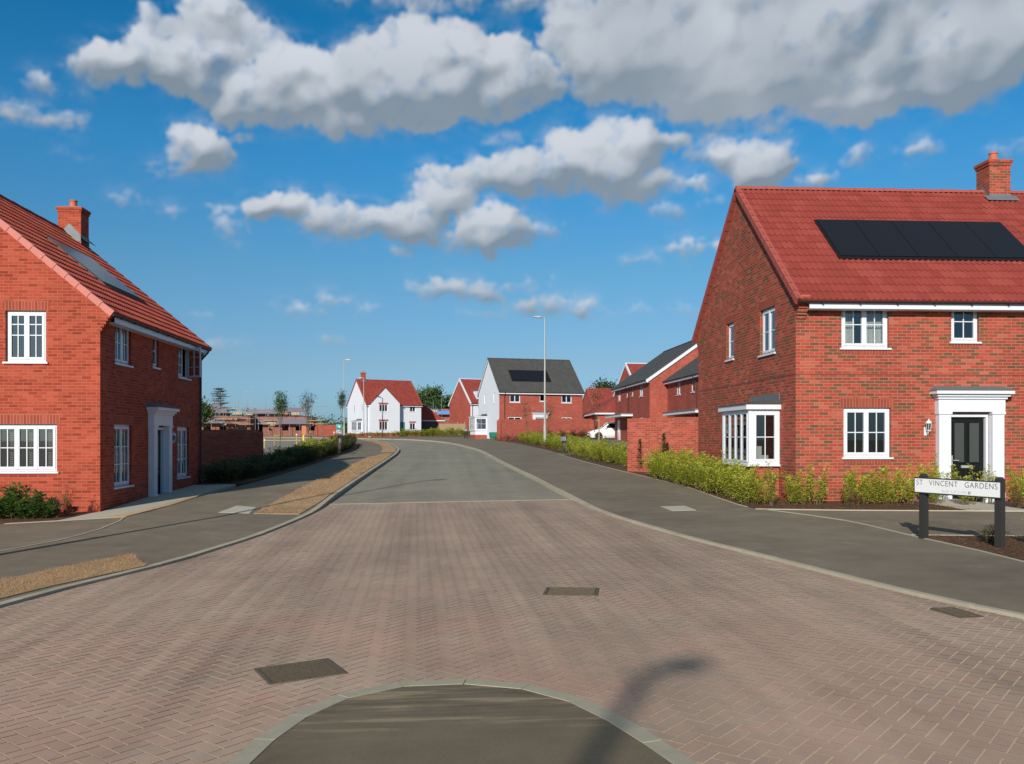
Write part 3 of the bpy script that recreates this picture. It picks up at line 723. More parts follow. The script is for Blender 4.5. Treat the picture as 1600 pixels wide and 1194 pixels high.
# ================================================================ BUILDING PARTS
def window(parent, pos, axis, w, h, lights=1, cols=1, rows=2, rec=.07, sill=True, curtain=None, mat='white', rowpos=None, openlast=False, detail=True, fw=.055, slim=False):
    """a casement window. pos = lower-left corner on the wall face (seen from outside), axis = (unit vector along the wall to the
    viewer's right, outward normal). Glass is a part of the window, so is the sill."""
    ax, nz = Vector(axis[0]), Vector(axis[1]); P0 = Vector(pos)
    def T(u, v, d): return P0 + ax * u + Vector((0, 0, v)) + nz * d
    def bx(mb, u0, u1, v0, v1, d0, d1):
        c = [T(u, v, d) for d in (d0, d1) for v in (v0, v1) for u in (u0, u1)]
        for q in ((0, 2, 3, 1), (4, 5, 7, 6), (0, 1, 5, 4), (2, 6, 7, 3), (0, 4, 6, 2), (1, 3, 7, 5)): mb.face([c[k] for k in q])
    fo = MB(); o = -rec; t = .06
    fr = fw
    bx(fo, 0, w, 0, fr, o - t, o); bx(fo, 0, w, h - fr, h, o - t, o); bx(fo, 0, fr, fr, h - fr, o - t, o); bx(fo, w - fr, w, fr, h - fr, o - t, o)
    lw = (w - 2 * fr) / lights
    gl = MB(); bars = MB()
    for i in range(lights):
        a, b = fr + i * lw, fr + (i + 1) * lw
        if openlast and i == lights - 1: continue
        s_ = .045 if detail else .03
        if lights > 1 and not slim: s_ += .014
        bx(fo, a, b, fr, fr + s_, o - .05, o + .016); bx(fo, a, b, h - fr - s_, h - fr, o - .05, o + .016)
        bx(fo, a, a + s_, fr + s_, h - fr - s_, o - .05, o + .016); bx(fo, b - s_, b, fr + s_, h - fr - s_, o - .05, o + .016)
        x0, x1, z0, z1 = a + s_, b - s_, fr + s_, h - fr - s_
        if lights > 1 and not slim and i: bx(fo, a - .028, a + .028, fr, h - fr, o - .05, o + .022)
        gl.face([T(x0, z0, o - .012), T(x1, z0, o - .012), T(x1, z1, o - .012), T(x0, z1, o - .012)])
        g = .011
        for c in range(1, cols):
            xx = x0 + (x1 - x0) * c / cols; bx(fo, xx - g, xx + g, z0, z1, o - .02, o + .004)
        rp = rowpos or [r / rows for r in range(1, rows)]
        for r in rp:
            zz = z0 + (z1 - z0) * r; bx(fo, x0, x1, zz - g, zz + g, o - .02, o + .003)
    wn = fo.build('window', M[mat], parent)
    gl.build('pane', M['glass'], wn)
    if sill:
        sb = MB(); bx(sb, -.05, w + .05, -.045, -.002, -rec, .045); sb.build('sill', M[mat], wn)
    if curtain:
        cm = MB(); seg = 26
        def drape_c(u0, u1, d=-.14):
            for k in range(seg):
                a, b = u0 + (u1 - u0) * k / seg, u0 + (u1 - u0) * (k + 1) / seg
                da, db = d + .018 * math.sin(k * 1.9), d + .018 * math.sin((k + 1) * 1.9)
                cm.face([T(a, fr, o + da), T(b, fr, o + db), T(b, h, o + db), T(a, h, o + da)])
        if curtain == 'sides': drape_c(fr, w * .36); drape_c(w * .60, w - fr)
        elif curtain == 'left': drape_c(fr, w * .46)
        elif curtain == 'full': drape_c(fr, w - fr)
        elif curtain == 'shutter':
            z = fr
            while z < h - fr:
                for i in range(lights):
                    a, b = fr + i * lw + .04, fr + (i + 1) * lw - .04
                    if i % 1 == 0:
                        m0 = a + (b - a) * .42
                        cm.face([T(m0, z, o - .20), T(b, z, o - .20), T(b, z + .038, o - .16), T(m0, z + .038, o - .16)])
                z += .052
        if cm.f: cm.build('shutter' if curtain == 'shutter' else 'curtain', M['blind' if curtain == 'shutter' else 'curtain'], wn)
    if openlast:
        # last light swung open
        hp = T(w - fr, 0, o + .02); an = R(62); d = (ax * -math.cos(an) + nz * math.sin(an)); pn = Vector((-d.y, d.x, 0)) * .03
        sm = MB()
        def ob(u0, u1, v0, v1):
            a = hp + d * u0; b = hp + d * u1
            c = [a + Vector((0, 0, v0)), b + Vector((0, 0, v0)), b + Vector((0, 0, v1)), a + Vector((0, 0, v1))]
            sm.hull([q + pn * .5 for q in c], [q - pn * .5 for q in c])
        L_ = lw
        ob(0, L_, fr, fr + .05); ob(0, L_, h - fr - .05, h - fr); ob(0, .05, fr + .05, h - fr - .05); ob(L_ - .05, L_, fr + .05, h - fr - .05)
        ob(L_ / 2 - .01, L_ / 2 + .01, fr + .05, h - fr - .05)
        for r in (1, 2): ob(.05, L_ - .05, fr + (h - 2 * fr) * r / 3 - .01, fr + (h - 2 * fr) * r / 3 + .01)
        sh = sm.build('casement', M[mat], wn)
        g2 = MB(); a = hp + d * .05; b = hp + d * (L_ - .05)
        g2.face([a + Vector((0, 0, fr + .05)), b + Vector((0, 0, fr + .05)), b + Vector((0, 0, h - fr - .05)), a + Vector((0, 0, h - fr - .05))]); g2.build('pane', M['glass'], wn)
    return wn

def wall_panel(mb, P0, ax, nz, L, H, holes, z0=-.35, mi=0, rev=.13):
    """rectangular wall with real openings; reveals go `rev` deep"""
    P0, ax, nz = Vector(P0), Vector(ax), Vector(nz)
    xs = sorted(set([0, L] + [h[0] for h in holes] + [h[1] for h in holes])); zs = sorted(set([z0, H] + [h[2] for h in holes] + [h[3] for h in holes]))
    T = lambda u, v, d=0: P0 + ax * u + Vector((0, 0, v)) + nz * d
    for i in range(len(xs) - 1):
        for j in range(len(zs) - 1):
            cx, cz = (xs[i] + xs[i + 1]) / 2, (zs[j] + zs[j + 1]) / 2
            if any(h[0] < cx < h[1] and h[2] < cz < h[3] for h in holes): continue
            mb.face([T(xs[i], zs[j]), T(xs[i + 1], zs[j]), T(xs[i + 1], zs[j + 1]), T(xs[i], zs[j + 1])],
                    [(xs[i], zs[j]), (xs[i + 1], zs[j]), (xs[i + 1], zs[j + 1]), (xs[i], zs[j + 1])], mi=mi)
    for a, b, c, d in holes:
        for p, q in (((a, c), (a, d)), ((b, d), (b, c)), ((a, d), (b, d)), ((b, c), (a, c))):
            mb.face([T(*p), T(*q), T(*q, -rev), T(*p, -rev)], [(0, 0), (math.dist(p, q), 0), (math.dist(p, q), rev), (0, rev)], mi=mi)

def lintel_strip(mb, P0, ax, nz, u0, u1, v0, v1, d=.003):
    P0, ax, nz = Vector(P0), Vector(ax), Vector(nz); T = lambda u, v, e: P0 + ax * u + Vector((0, 0, v)) + nz * e
    mb.face([T(u0, v0, d), T(u1, v0, d), T(u1, v1, d), T(u0, v1, d)], [(0, 0), (u1 - u0, 0), (u1 - u0, .225), (0, .225)])

def roof_slope(x0, x1, y_e, z_e, y_r, z_r, kind='pantile', course=.345, sgn=1):
    """tiles from the eaves line (y_e, z_e) up to the ridge (y_r, z_r); real rolls and course steps"""
    mb = MB(); S = math.hypot(y_r - y_e, z_r - z_e); n = max(1, round(S / course)); e = S / n
    dy, dz = (y_r - y_e) / S, (z_r - z_e) / S; ny, nz = -dz * (1 if dy > 0 else -1), abs(dy)
    if kind == 'pantile':
        per = .15; m = round((x1 - x0) / per); k = 6
        prof = []
        for i in range(m * k + 1):
            t = (i % k) / k; hgt = .030 * max(0, math.cos((t - .25) * 2 * math.pi)) ** 1.0 * (1 if t < .5 else 0)
            hgt = .032 * (math.sin(t * math.pi / .5) if t < .5 else 0) - .008 * (math.sin((t - .5) * math.pi / .5) if t >= .5 else 0)
            prof.append((x0 + (x1 - x0) * i / (m * k), hgt))
    else:
        prof = [(x0, 0), (x1, 0)]
    st = .026 if kind == 'pantile' else .012
    rows = []
    for c in range(n):
        rows.append((c * e, st)); rows.append(((c + 1) * e, .004))
    def pt(x, h, s, o): return (x, y_e + dy * s + ny * (h + o), z_e + dz * s + nz * (h + o))
    for (s0, o0), (s1, o1) in zip(rows, rows[1:]):
        for (xa, ha), (xb, hb) in zip(prof, prof[1:]):
            q = [pt(xa, ha, s0, o0), pt(xb, hb, s0, o0), pt(xb, hb, s1, o1), pt(xa, ha, s1, o1)]
            if dy < 0: q.reverse()
            uv = [(xa, s0), (xb, s0), (xb, s1 - .001), (xa, s1 - .001)]
            if dy < 0: uv.reverse()
            mb.face(q, uv, smooth=(kind == 'pantile' and s1 > s0))
    # front lip of the eaves tiles, and the underside
    for (xa, ha), (xb, hb) in zip(prof, prof[1:]):
        q = [pt(xa, -.03, 0, 0), pt(xb, -.03, 0, 0), pt(xb, hb, 0, st), pt(xa, ha, 0, st)]
        if dy < 0: q.reverse()
        mb.face(q)
    q = [pt(x0, -.03, 0, 0), pt(x0, -.03, S, 0), pt(x1, -.03, S, 0), pt(x1, -.03, 0, 0)]
    if dy < 0: q.reverse()
    mb.face(q)
    return mb

def house(name, loc, rz, label, cat='house', L=8.6, Wd=8.1, eaves=4.98, ridge=8.5, brick='brick_multi', tiles='pantile', tilekind='pantile', verge='verge_red',
          front=(), gable=(), bay=None, door=None, chimney=None, solar=None, fascia='white', soldier=True, gable_wall=None, ov=.10, eo=.34, group=None,
          plinth=None, corbel=True, right_gable=(), detail=True, downpipes=(), back_windows=(), bargeboard=False, stringline=True, base=-.35):
    t = thing(name, loc, rz, label, cat, group); gw = gable_wall or brick
    mats = [M[brick], M[gw]]
    wb = MB()
    fh = [(w[0], w[0] + w[2], w[1], w[1] + w[3]) for w in front]
    if door: fh.append((door[0], door[0] + .98, .0, 2.13))
    gh = [(Wd - w[0] - w[2], Wd - w[0], w[1], w[1] + w[3]) for w in gable]     # gable listed by distance back from the front corner
    rh = [(w[0], w[0] + w[2], w[1], w[1] + w[3]) for w in right_gable]
    bh = [(w[0], w[0] + w[2], w[1], w[1] + w[3]) for w in back_windows]
    if bay:
        gh.append((Wd - bay[1] + .1, Wd - bay[0] - .1, .9, 2.2))
    wall_panel(wb, (0, 0, 0), (1, 0, 0), (0, -1, 0), L, eaves, fh, base)
    wall_panel(wb, (0, Wd, 0), (0, -1, 0), (-1, 0, 0), Wd, eaves, gh, base, mi=1)
    wall_panel(wb, (L, 0, 0), (0, 1, 0), (1, 0, 0), Wd, eaves, rh, base)
    wall_panel(wb, (L, Wd, 0), (-1, 0, 0), (0, 1, 0), L, eaves, bh, base)
    rt = ridge - .10
    wb.face([(0, Wd, eaves), (0, 0, eaves), (0, Wd / 2, rt)], [(0, eaves), (Wd, eaves), (Wd / 2, rt)], mi=1)
    wb.face([(L, 0, eaves), (L, Wd, eaves), (L, Wd / 2, rt)], [(0, eaves), (Wd, eaves), (Wd / 2, rt)])
    # an upstairs floor and inner partitions, seen through the windows
    wall = wb.build('wall', mats, t)
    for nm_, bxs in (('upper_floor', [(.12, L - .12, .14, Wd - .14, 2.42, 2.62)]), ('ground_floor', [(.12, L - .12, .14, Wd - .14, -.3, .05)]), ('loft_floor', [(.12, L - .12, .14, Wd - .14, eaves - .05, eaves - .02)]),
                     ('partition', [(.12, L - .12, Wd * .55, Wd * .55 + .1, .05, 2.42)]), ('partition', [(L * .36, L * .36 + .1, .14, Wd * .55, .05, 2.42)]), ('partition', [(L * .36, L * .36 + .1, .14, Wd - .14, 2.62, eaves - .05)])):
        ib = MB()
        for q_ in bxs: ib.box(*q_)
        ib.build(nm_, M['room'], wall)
    # openings
    FX = ((1, 0, 0), (0, -1, 0)); GX = ((0, -1, 0), (-1, 0, 0)); RX = ((0, 1, 0), (1, 0, 0)); BX = ((-1, 0, 0), (0, 1, 0))
    lmat = M[brick + '_s' if soldier is True else 'brick_far_s']
    def lint(P0, fx, *a):
        q_ = MB(); lintel_strip(q_, P0, *fx, *a); q_.build('lintel', lmat, t)
    for w in front:
        k = dict(w[4]) if len(w) > 4 else {}; window(t, (w[0], 0, w[1]), FX, w[2], w[3], detail=detail, **k)
        if soldier and w[1] + w[3] + .225 < eaves - .2: lint((0, 0, 0), FX, w[0] - .08, w[0] + w[2] + .08, w[1] + w[3] + .003, w[1] + w[3] + .228)
        if soldier and detail: lint((0, 0, 0), FX, w[0], w[0] + w[2], w[1] - .15, w[1] - .05)
    for w in gable:
        k = dict(w[4]) if len(w) > 4 else {}; window(t, (0, w[0] + w[2], w[1]), GX, w[2], w[3], detail=detail, **k)
        if soldier and gw == brick: lint((0, Wd, 0), GX, Wd - w[0] - w[2] - .08, Wd - w[0] + .08, w[1] + w[3] + .003, w[1] + w[3] + .228)
    for w in right_gable: window(t, (L, w[0], w[1]), RX, w[2], w[3], detail=detail, **(dict(w[4]) if len(w) > 4 else {}))
    for w in back_windows: window(t, (L - w[0], Wd, w[1]), BX, w[2], w[3], detail=detail, **(dict(w[4]) if len(w) > 4 else {}))
    if plinth:
        pb = MB(); pb.box(-.02, L + .02, -.02, -.003, base, plinth) ; pb.box(-.02, -.003, -.003, Wd + .02, base, plinth); pb.box(L + .003, L + .02, -.003, Wd + .02, base, plinth)
        pb.build('plinth', M['brick_far'], t)
    if stringline and detail:
        sb = MB(); sb.box(-.004, -.001, 0, Wd, 3.06, 3.075); sb.box(0, L, -.004, -.001, 3.06, 3.072); sb.build('movement_joint', M['black'], t)
    # roof
    tanp = (ridge - eaves) / (Wd / 2); ye = -eo; ze = eaves - eo * tanp + .10
    rf = roof_slope(-ov, L + ov, ye, ze, Wd / 2, ridge, tilekind); r2 = roof_slope(-ov, L + ov, Wd + eo, ze, Wd / 2, ridge, tilekind)
    rf.v and None
    off = len(rf.v); rf.f += [tuple(i + off for i in f) for f in r2.f]; rf.v += r2.v; rf.uv += r2.uv; rf.m += r2.m; rf.sm += r2.sm
    roof = rf.build('roof', M[tiles], t)
    rd = MB(); n = max(2, int((L + 2 * ov) / .42)); sl = (L + 2 * ov) / n
    for i in range(n):
        a = -ov + i * sl; seg = 8; r_ = .105 - (.006 if i % 2 else 0)
        for k in range(seg):
            t0, t1 = math.pi * k / seg, math.pi * (k + 1) / seg
            p = [(a, Wd / 2 + r_ * math.cos(q), ridge - .03 + r_ * math.sin(q)) for q in (t0, t1)]; q2 = [(a + sl - .008, y, z) for _, y, z in p]
            rd.face([p[0], q2[0], q2[1], p[1]], smooth=True)
        for xx in (a, a + sl - .008):
            rd.face([(xx, Wd / 2 + r_ * math.cos(math.pi * k / seg), ridge - .03 + r_ * math.sin(math.pi * k / seg)) for k in range(seg + 1)])
    rd.build('ridge_tile', M[verge if verge != 'verge_pink' else 'pantile_dark'], roof)
    S = math.hypot(Wd / 2 + eo, ridge - ze); nt = round(S / .345); cy, sz = (Wd / 2 + eo) / S, (ridge - ze) / S
    for side in (0, 1):
        for end in (0, 1):
            xo = -ov - .022 if end == 0 else L + ov - .12; vb = MB()
            for c in range(nt):
                s0, s1 = c * S / nt, (c + 1) * S / nt + .012; o = .050; lo = .105 if not bargeboard else .02
                pr = [(s0, -lo - .010), (s1, -lo), (s1, o - .016), (s0, o)]
                def P(x, s, h):
                    y = ye + cy * s - sz * h; z = ze + sz * s + cy * h
                    return (x, y if side == 0 else Wd - y, z)
                A = [P(xo, *q) for q in pr]; Bq = [P(xo + .142, *q) for q in pr]
                if side == 0: vb.hull(A, Bq)
                else: vb.hull(Bq, A)
            vb.build('verge_tile', M[verge], roof)
    if bargeboard:
        for side in (0, 1):
            for xo in (-ov - .02, L + ov - .01):
                bb = MB()
                def P(x, s, h):
                    y = ye + cy * s - sz * h; z = ze + sz * s + cy * h
                    return (x, y if side == 0 else Wd - y, z)
                pr = [(0, -.24), (S, -.24), (S, -.03), (0, -.03)]; A = [P(xo, *q) for q in pr]; Bq = [P(xo + .03, *q) for q in pr]
                bb.hull(A, Bq) if side == 0 else bb.hull(Bq, A)
                bb.build('bargeboard', M['white'], roof)
    # eaves: fascia, soffit, gutter, brackets
    x0 = .22 if corbel else -ov; x1 = L - .22 if corbel else L + ov; fz = ze - .03
    fd = eo - .09
    for sgn, yy in ((1, 0), (-1, Wd)):
        yf = -fd if sgn == 1 else Wd + fd; fb = MB(); sgn = -sgn
        fb.box(x0, x1, min(yf, yf + sgn * .02), max(yf, yf + sgn * .02), fz - .17, fz + .0)
        fb.box(x0, x1, min(yf + sgn * .02, yy - sgn * .001), max(yf + sgn * .02, yy - sgn * .001), fz - .168, fz - .155)
        fb.build('fascia', M[fascia], t)
    for sgn, yc in ((1, -fd - .055), (-1, Wd + fd + .055)):
        seg = 6; R0 = .052; gb = MB()
        for k in range(seg):
            t0, t1 = math.pi * (1 + k / seg), math.pi * (1 + (k + 1) / seg)
            gb.face([(-ov + .02, yc + R0 * math.cos(t0), fz + .01 + R0 * math.sin(t0)), (L + ov - .02, yc + R0 * math.cos(t0), fz + .01 + R0 * math.sin(t0)),
                     (L + ov - .02, yc + R0 * math.cos(t1), fz + .01 + R0 * math.sin(t1)), (-ov + .02, yc + R0 * math.cos(t1), fz + .01 + R0 * math.sin(t1))], smooth=True)
        for xx in (-ov + .02, L + ov - .02): gb.face([(xx, yc + R0 * math.cos(math.pi * (1 + k / seg)), fz + .01 + R0 * math.sin(math.pi * (1 + k / seg))) for k in range(seg + 1)])
        if detail:
            xx = .5
            while xx < L: gb.box(xx, xx + .03, yc - .056, yc + .056, fz - .05, fz + .015); xx += .9
        gb.build('gutter', M['black'], t)
    for x, ztop, zbot in downpipes:
        db = MB(); db.tube([(x, -fd - .05, fz - .03), (x, -fd - .05, fz - .1), (x, -.06, fz - .38), (x, -.06, zbot)], .034, 8)
        for z in (1.2, 2.6, 3.9):
            if z > zbot: db.box(x - .05, x + .05, -.06, 0, z, z + .03)
        db.build('downpipe', M['black'], t)
    if corbel:
        n = 7
        for y0, sg in ((0, 1), (Wd, -1)):
            for xa in (0.002, L - .227):
                cb_ = MB()
                for i in range(n):
                    pr_ = (fd + .06) * (i + 1) / n; z0 = eaves - .60 + i * .075
                    cb_.box(xa, xa + .225, y0 + sg * .001, y0 - sg * pr_, z0, z0 + .062)
                    cb_.box(xa + .006, xa + .219, y0 + sg * .001, y0 - sg * (pr_ - .02), z0 + .062, z0 + .075)
                cb_.build('corbel', M[brick], t)
    # bay window on the gable: bay = (y0, y1, projection)
    if bay and len(bay) > 3:
        y0, y1, p = bay[:3]; bp = MB(); bp.box(-p + .035, -.022, y0 + .025, y1 - .025, base, .42); bp.build('bay_plinth', M['brick_far'], t)
    if bay:
        y0, y1, p = bay[:3]; bm_ = bay[3] if len(bay) > 3 else brick
        bwall = MB(); zs, zh = .90, 2.26
        # apron wall under the bay, frame on top of it
        bwall.box(-p + .06, -.003, y0 + .05, y1 - .05, base, zs - .04); b = bwall.build('bay_window', M[bm_], t)
        window(b, (-p + .045, y0, zs), FX, p - .05, zh - zs, lights=1, cols=2, rows=2, rec=0, sill=False, fw=.09)
        window(b, (-p, y1 - .045, zs), GX, y1 - y0 - .09, zh - zs, lights=4, cols=1, rows=2, rec=0, sill=False, slim=True)
        window(b, (-.005, y1, zs), BX, p - .05, zh - zs, lights=1, cols=2, rows=2, rec=0, sill=False, fw=.09)
        for yy in (y0 - .012, y1 - .052):
            cp = MB(); cp.box(-p - .012, -p + .052, yy, yy + .064, zs + .001, zh + .003); cp.build('corner_post', M['white'], b)
        cp = MB(); cp.box(-p - .05, -.003, y0 - .05, y1 + .05, zs - .045, zs - .002); cp.build('sill', M['white'], b)
        cp = MB(); cp.box(-p - .10, -.003, y0 - .10, y1 + .10, zh + .005, zh + .135); cp.build('fascia', M['white'], b)
        lr = MB(); zt = zh + .139
        A = [(-p - .14, y0 - .14, zt), (0, y0 - .14, zt), (0, y1 + .14, zt), (-p - .14, y1 + .14, zt)]
        Bq = [(-.10, y0 + .02, zt + .11), (-.003, y0 + .02, zt + .11), (-.003, y1 - .02, zt + .11), (-.10, y1 - .02, zt + .11)]
        lr.face([A[0], A[1], A[2], A[3]][::-1]); lr.face(Bq)
        lr.face([A[0], A[1], Bq[1], Bq[0]]); lr.face([A[3], A[0], Bq[0], Bq[3]]); lr.face([A[2], A[3], Bq[3], Bq[2]])
        lr.build('bay_roof', M['slate'], b)
        ff = MB(); ff.box(-.018, -.003, y0 + .0, y1 - .0, zt + .09, zt + .27); ff.build('flashing', M['lead'], b)
        if detail:
            si = MB(); si.box(-p + .16, -p + .45, y0 + .35, y0 + .65, zs - .03, zs + .45); si.box(-p + .45, -p + .62, y0 + .35, y0 + .65, zs - .03, zs + .22); si.build('chair_back', M['curtain'], b)
    if door:
        dx, dcol, hinge = door
        # white surround: pilasters, frieze, stepped cornice, lead cap
        sb = MB(); a, e = dx - .33, dx + .98 + .33; pd = .16
        for s0 in (a, dx + .98):
            sb.box(s0 + .02, s0 + .31, -pd, -.003, .02, 2.25); sb.box(s0, s0 + .33, -pd - .02, -.003, .0, .26); sb.box(s0 - .0, s0 + .33, -pd - .025, -.003, 2.12, 2.18)
            sb.box(s0 + .07, s0 + .26, -pd - .012, -pd, .34, 2.05)
        sb.box(a, e, -pd - .01, -.003, 2.18, 2.48); sb.box(a - .03, e + .03, -pd - .05, -.003, 2.48, 2.54); sb.box(a - .07, e + .07, -pd - .10, -.003, 2.54, 2.60)
        sb.box(a - .13, e + .13, -pd - .17, -.003, 2.60, 2.68)
        su = sb.build('door_surround', M['white'], t, bevel=.006)
        cp = MB(); A = [(a - .15, -pd - .19, 2.683), (e + .15, -pd - .19, 2.683), (e + .15, -.003, 2.683), (a - .15, -.003, 2.683)]
        Bq = [(a - .02, -.05, 2.78), (e + .02, -.05, 2.78), (e + .02, -.003, 2.80), (a - .02, -.003, 2.80)]
        cp.hull([A[0], A[1], A[2], A[3]], Bq) if False else None
        cp.face(Bq); cp.face([A[0], A[1], Bq[1], Bq[0]]); cp.face([A[3], A[0], Bq[0], Bq[3]]); cp.face([A[1], A[2], Bq[2], Bq[1]]); cp.face(A[::-1])
        cp.build('lead_cap', M['lead'], su)
        fr = MB(); fr.box(dx, dx + .06, -.02, .10, .03, 2.13); fr.box(dx + .92, dx + .98, -.02, .10, .03, 2.13); fr.box(dx + .06, dx + .92, -.02, .10, 2.06, 2.13); fr.box(dx, dx + .98, -.30, .12, -.03, .03)
        fr.build('door_frame', M['white'], t)
        d = MB(); d0 = .04; x0_, x1_ = dx + .065, dx + .915
        d.box(x0_, x1_, d0 + .02, d0 + .055, .04, 2.055)
        gx = [(x0_ + .12, x0_ + .36), (x1_ - .36, x1_ - .12)]
        for ga, gb_ in gx:       # raised mouldings round the two lights and the lower panels
            for z0, z1 in ((.98, 1.92), (.18, .78)):
                d.box(ga - .03, gb_ + .03, d0 - .0, d0 + .02, z0 - .03, z0); d.box(ga - .03, gb_ + .03, d0, d0 + .02, z1, z1 + .03); d.box(ga - .03, ga, d0, d0 + .02, z0, z1); d.box(gb_, gb_ + .03, d0, d0 + .02, z0, z1)
        dd = d.build('door', M[dcol], t)
        g = MB()
        for ga, gb_ in gx: g.box(ga, gb_, d0 + .01, d0 + .018, .98, 1.92)
        g.build('door_glass', M['lampglass'], dd)
        h = MB(); h.tube([(x0_ + .05, d0 + .0, 1.02), (x0_ + .05, d0 - .05, 1.02), (x0_ + .19, d0 - .05, 1.02)], .012); h.box(x0_ + .03, x0_ + .07, d0 - .005, d0 + .02, .90, 1.14)
        h.build('handle', M['steel'], dd)
        lb = MB(); lb.box((x0_ + x1_) / 2 - .14, (x0_ + x1_) / 2 + .14, d0 - .006, d0 + .02, .84, .90); lb.build('letter_plate', M['steel'], dd)
        if detail:
            lx = a - .22 if hinge == 'l' else e + .20; lt = MB()
            lt.box(lx - .05, lx + .05, -.02, -.003, 1.62, 1.82); lt.tube([(lx, -.02, 1.70), (lx, -.10, 1.66), (lx, -.13, 1.72)], .012)
            lt.lathe([(.0, 1.70), (.03, 1.71), (.05, 1.73), (.05, 1.745), (.0, 1.75)], lx, -.13, 10); lt.lathe([(.0, 1.90), (.078, 1.905), (.04, 1.965), (.014, 1.985), (.0, 2.03)], lx, -.13, 10)
            for q_ in range(6):
                an = q_ * math.pi / 3; lt.tube([(lx + .047 * math.cos(an), -.13 + .047 * math.sin(an), 1.745), (lx + .066 * math.cos(an), -.13 + .066 * math.sin(an), 1.905)], .005, 4)
            wl = lt.build('wall_lantern', M['white'], t)
            lt = MB(); lt.lathe([(.042, 1.746), (.058, 1.90)], lx, -.13, 12); lt.build('lantern_glass', M['lampglass'], wl)
    if chimney:
        cx, cw, cd, ct, cof = chimney; cy0, cy1 = Wd / 2 - cd / 2 + cof, Wd / 2 + cd / 2 + cof; cz = MB()
        cz.box(cx, cx + cw, cy0, cy1, ridge - .9, ct - .16); cz.box(cx - .025, cx + cw + .025, cy0 - .025, cy1 + .025, ct - .16, ct - .085); cz.box(cx - .05, cx + cw + .05, cy0 - .05, cy1 + .05, ct - .085, ct)
        c = cz.build('chimney', M['brick_far' if brick == 'render' else brick], roof)
        # these three sit on the stack as one flaunching, pot and lead skirt
        k = MB(); A = [(cx - .05, cy0 - .05, ct), (cx + cw + .05, cy0 - .05, ct), (cx + cw + .05, cy1 + .05, ct), (cx - .05, cy1 + .05, ct)]
        mx, my = cx + cw / 2, Wd / 2 + cof; Bq = [(mx - .14, my - .14, ct + .07), (mx + .14, my - .14, ct + .07), (mx + .14, my + .14, ct + .07), (mx - .14, my + .14, ct + .07)]
        k.face(Bq)
        for i in range(4): k.face([A[i], A[(i + 1) % 4], Bq[(i + 1) % 4], Bq[i]])
        k.build('chimney_cap', M['mortar_cap'], roof)
        pt = MB(); pt.lathe([(.13, ct + .06), (.115, ct + .10), (.105, ct + .24), (.125, ct + .245), (.125, ct + .28), (.09, ct + .28), (.085, ct + .15)], mx, my, 16); pt.build('chimney_pot', M['terracotta'], roof)
        fl = MB(); e_ = .012
        for xx in (cx - e_, cx + cw):
            fl.face([(xx, cy0 - e_, ridge - .05 - cd / 2 * tanp), (xx, cy1 + e_, ridge - .05 - cd / 2 * tanp), (xx, cy1 + e_, ridge + .14 - cd / 2 * tanp), (xx, my, ridge + .22), (xx, cy0 - e_, ridge + .14 - cd / 2 * tanp)])
            fl.face([(xx + e_, cy0 - e_, ridge - .05 - cd / 2 * tanp), (xx + e_, cy0 - e_, ridge + .14 - cd / 2 * tanp), (xx + e_, my, ridge + .22), (xx + e_, cy1 + e_, ridge + .14 - cd / 2 * tanp), (xx + e_, cy1 + e_, ridge - .05 - cd / 2 * tanp)])
        for yy, s in ((cy0, -1), (cy1, 1)):
            fl.box(cx - e_, cx + cw + e_, yy, yy + s * e_, ridge - .10 - cd / 2 * tanp, ridge + .16 - cd / 2 * tanp)
            zz = ridge - cd / 2 * tanp
            A = [(cx - .16, yy, zz + .11), (cx + cw + .16, yy, zz + .11), (cx + cw + .16, yy + s * .2, zz + .11 - .2 * tanp), (cx - .16, yy + s * .2, zz + .11 - .2 * tanp)]
            fl.face(A if s < 0 else A[::-1])
        fl.build('flashing', M['lead'], roof)
    if solar:
        sx, n, pw, s0, s1 = solar; pn = MB(); pf = MB(); S_ = math.hypot(Wd / 2 + eo, ridge - ze)
        def P(x, s, h): return (x, ye + cy * s - sz * h, ze + sz * s + cy * h)
        for i in range(n):
            a, b = sx + i * pw + .008, sx + (i + 1) * pw - .008
            q0 = [P(a, s0, .062), P(b, s0, .062), P(b, s1, .062), P(a, s1, .062)]; q1 = [P(a, s0, .085), P(b, s0, .085), P(b, s1, .085), P(a, s1, .085)]
            pn.hull(q0, q1)
        pf.hull([P(sx - .05, s0 - .10, .03), P(sx + n * pw + .05, s0 - .10, .03), P(sx + n * pw + .05, s1 + .04, .03), P(sx - .05, s1 + .04, .03)],
                [P(sx - .05, s0 - .10, .058), P(sx + n * pw + .05, s0 - .10, .058), P(sx + n * pw + .05, s1 + .04, .058), P(sx - .05, s1 + .04, .058)])
        sp = pf.build('solar_tray', M['solar_frame'], roof); pn.build('solar_panel', M['solar'], roof)
    return t

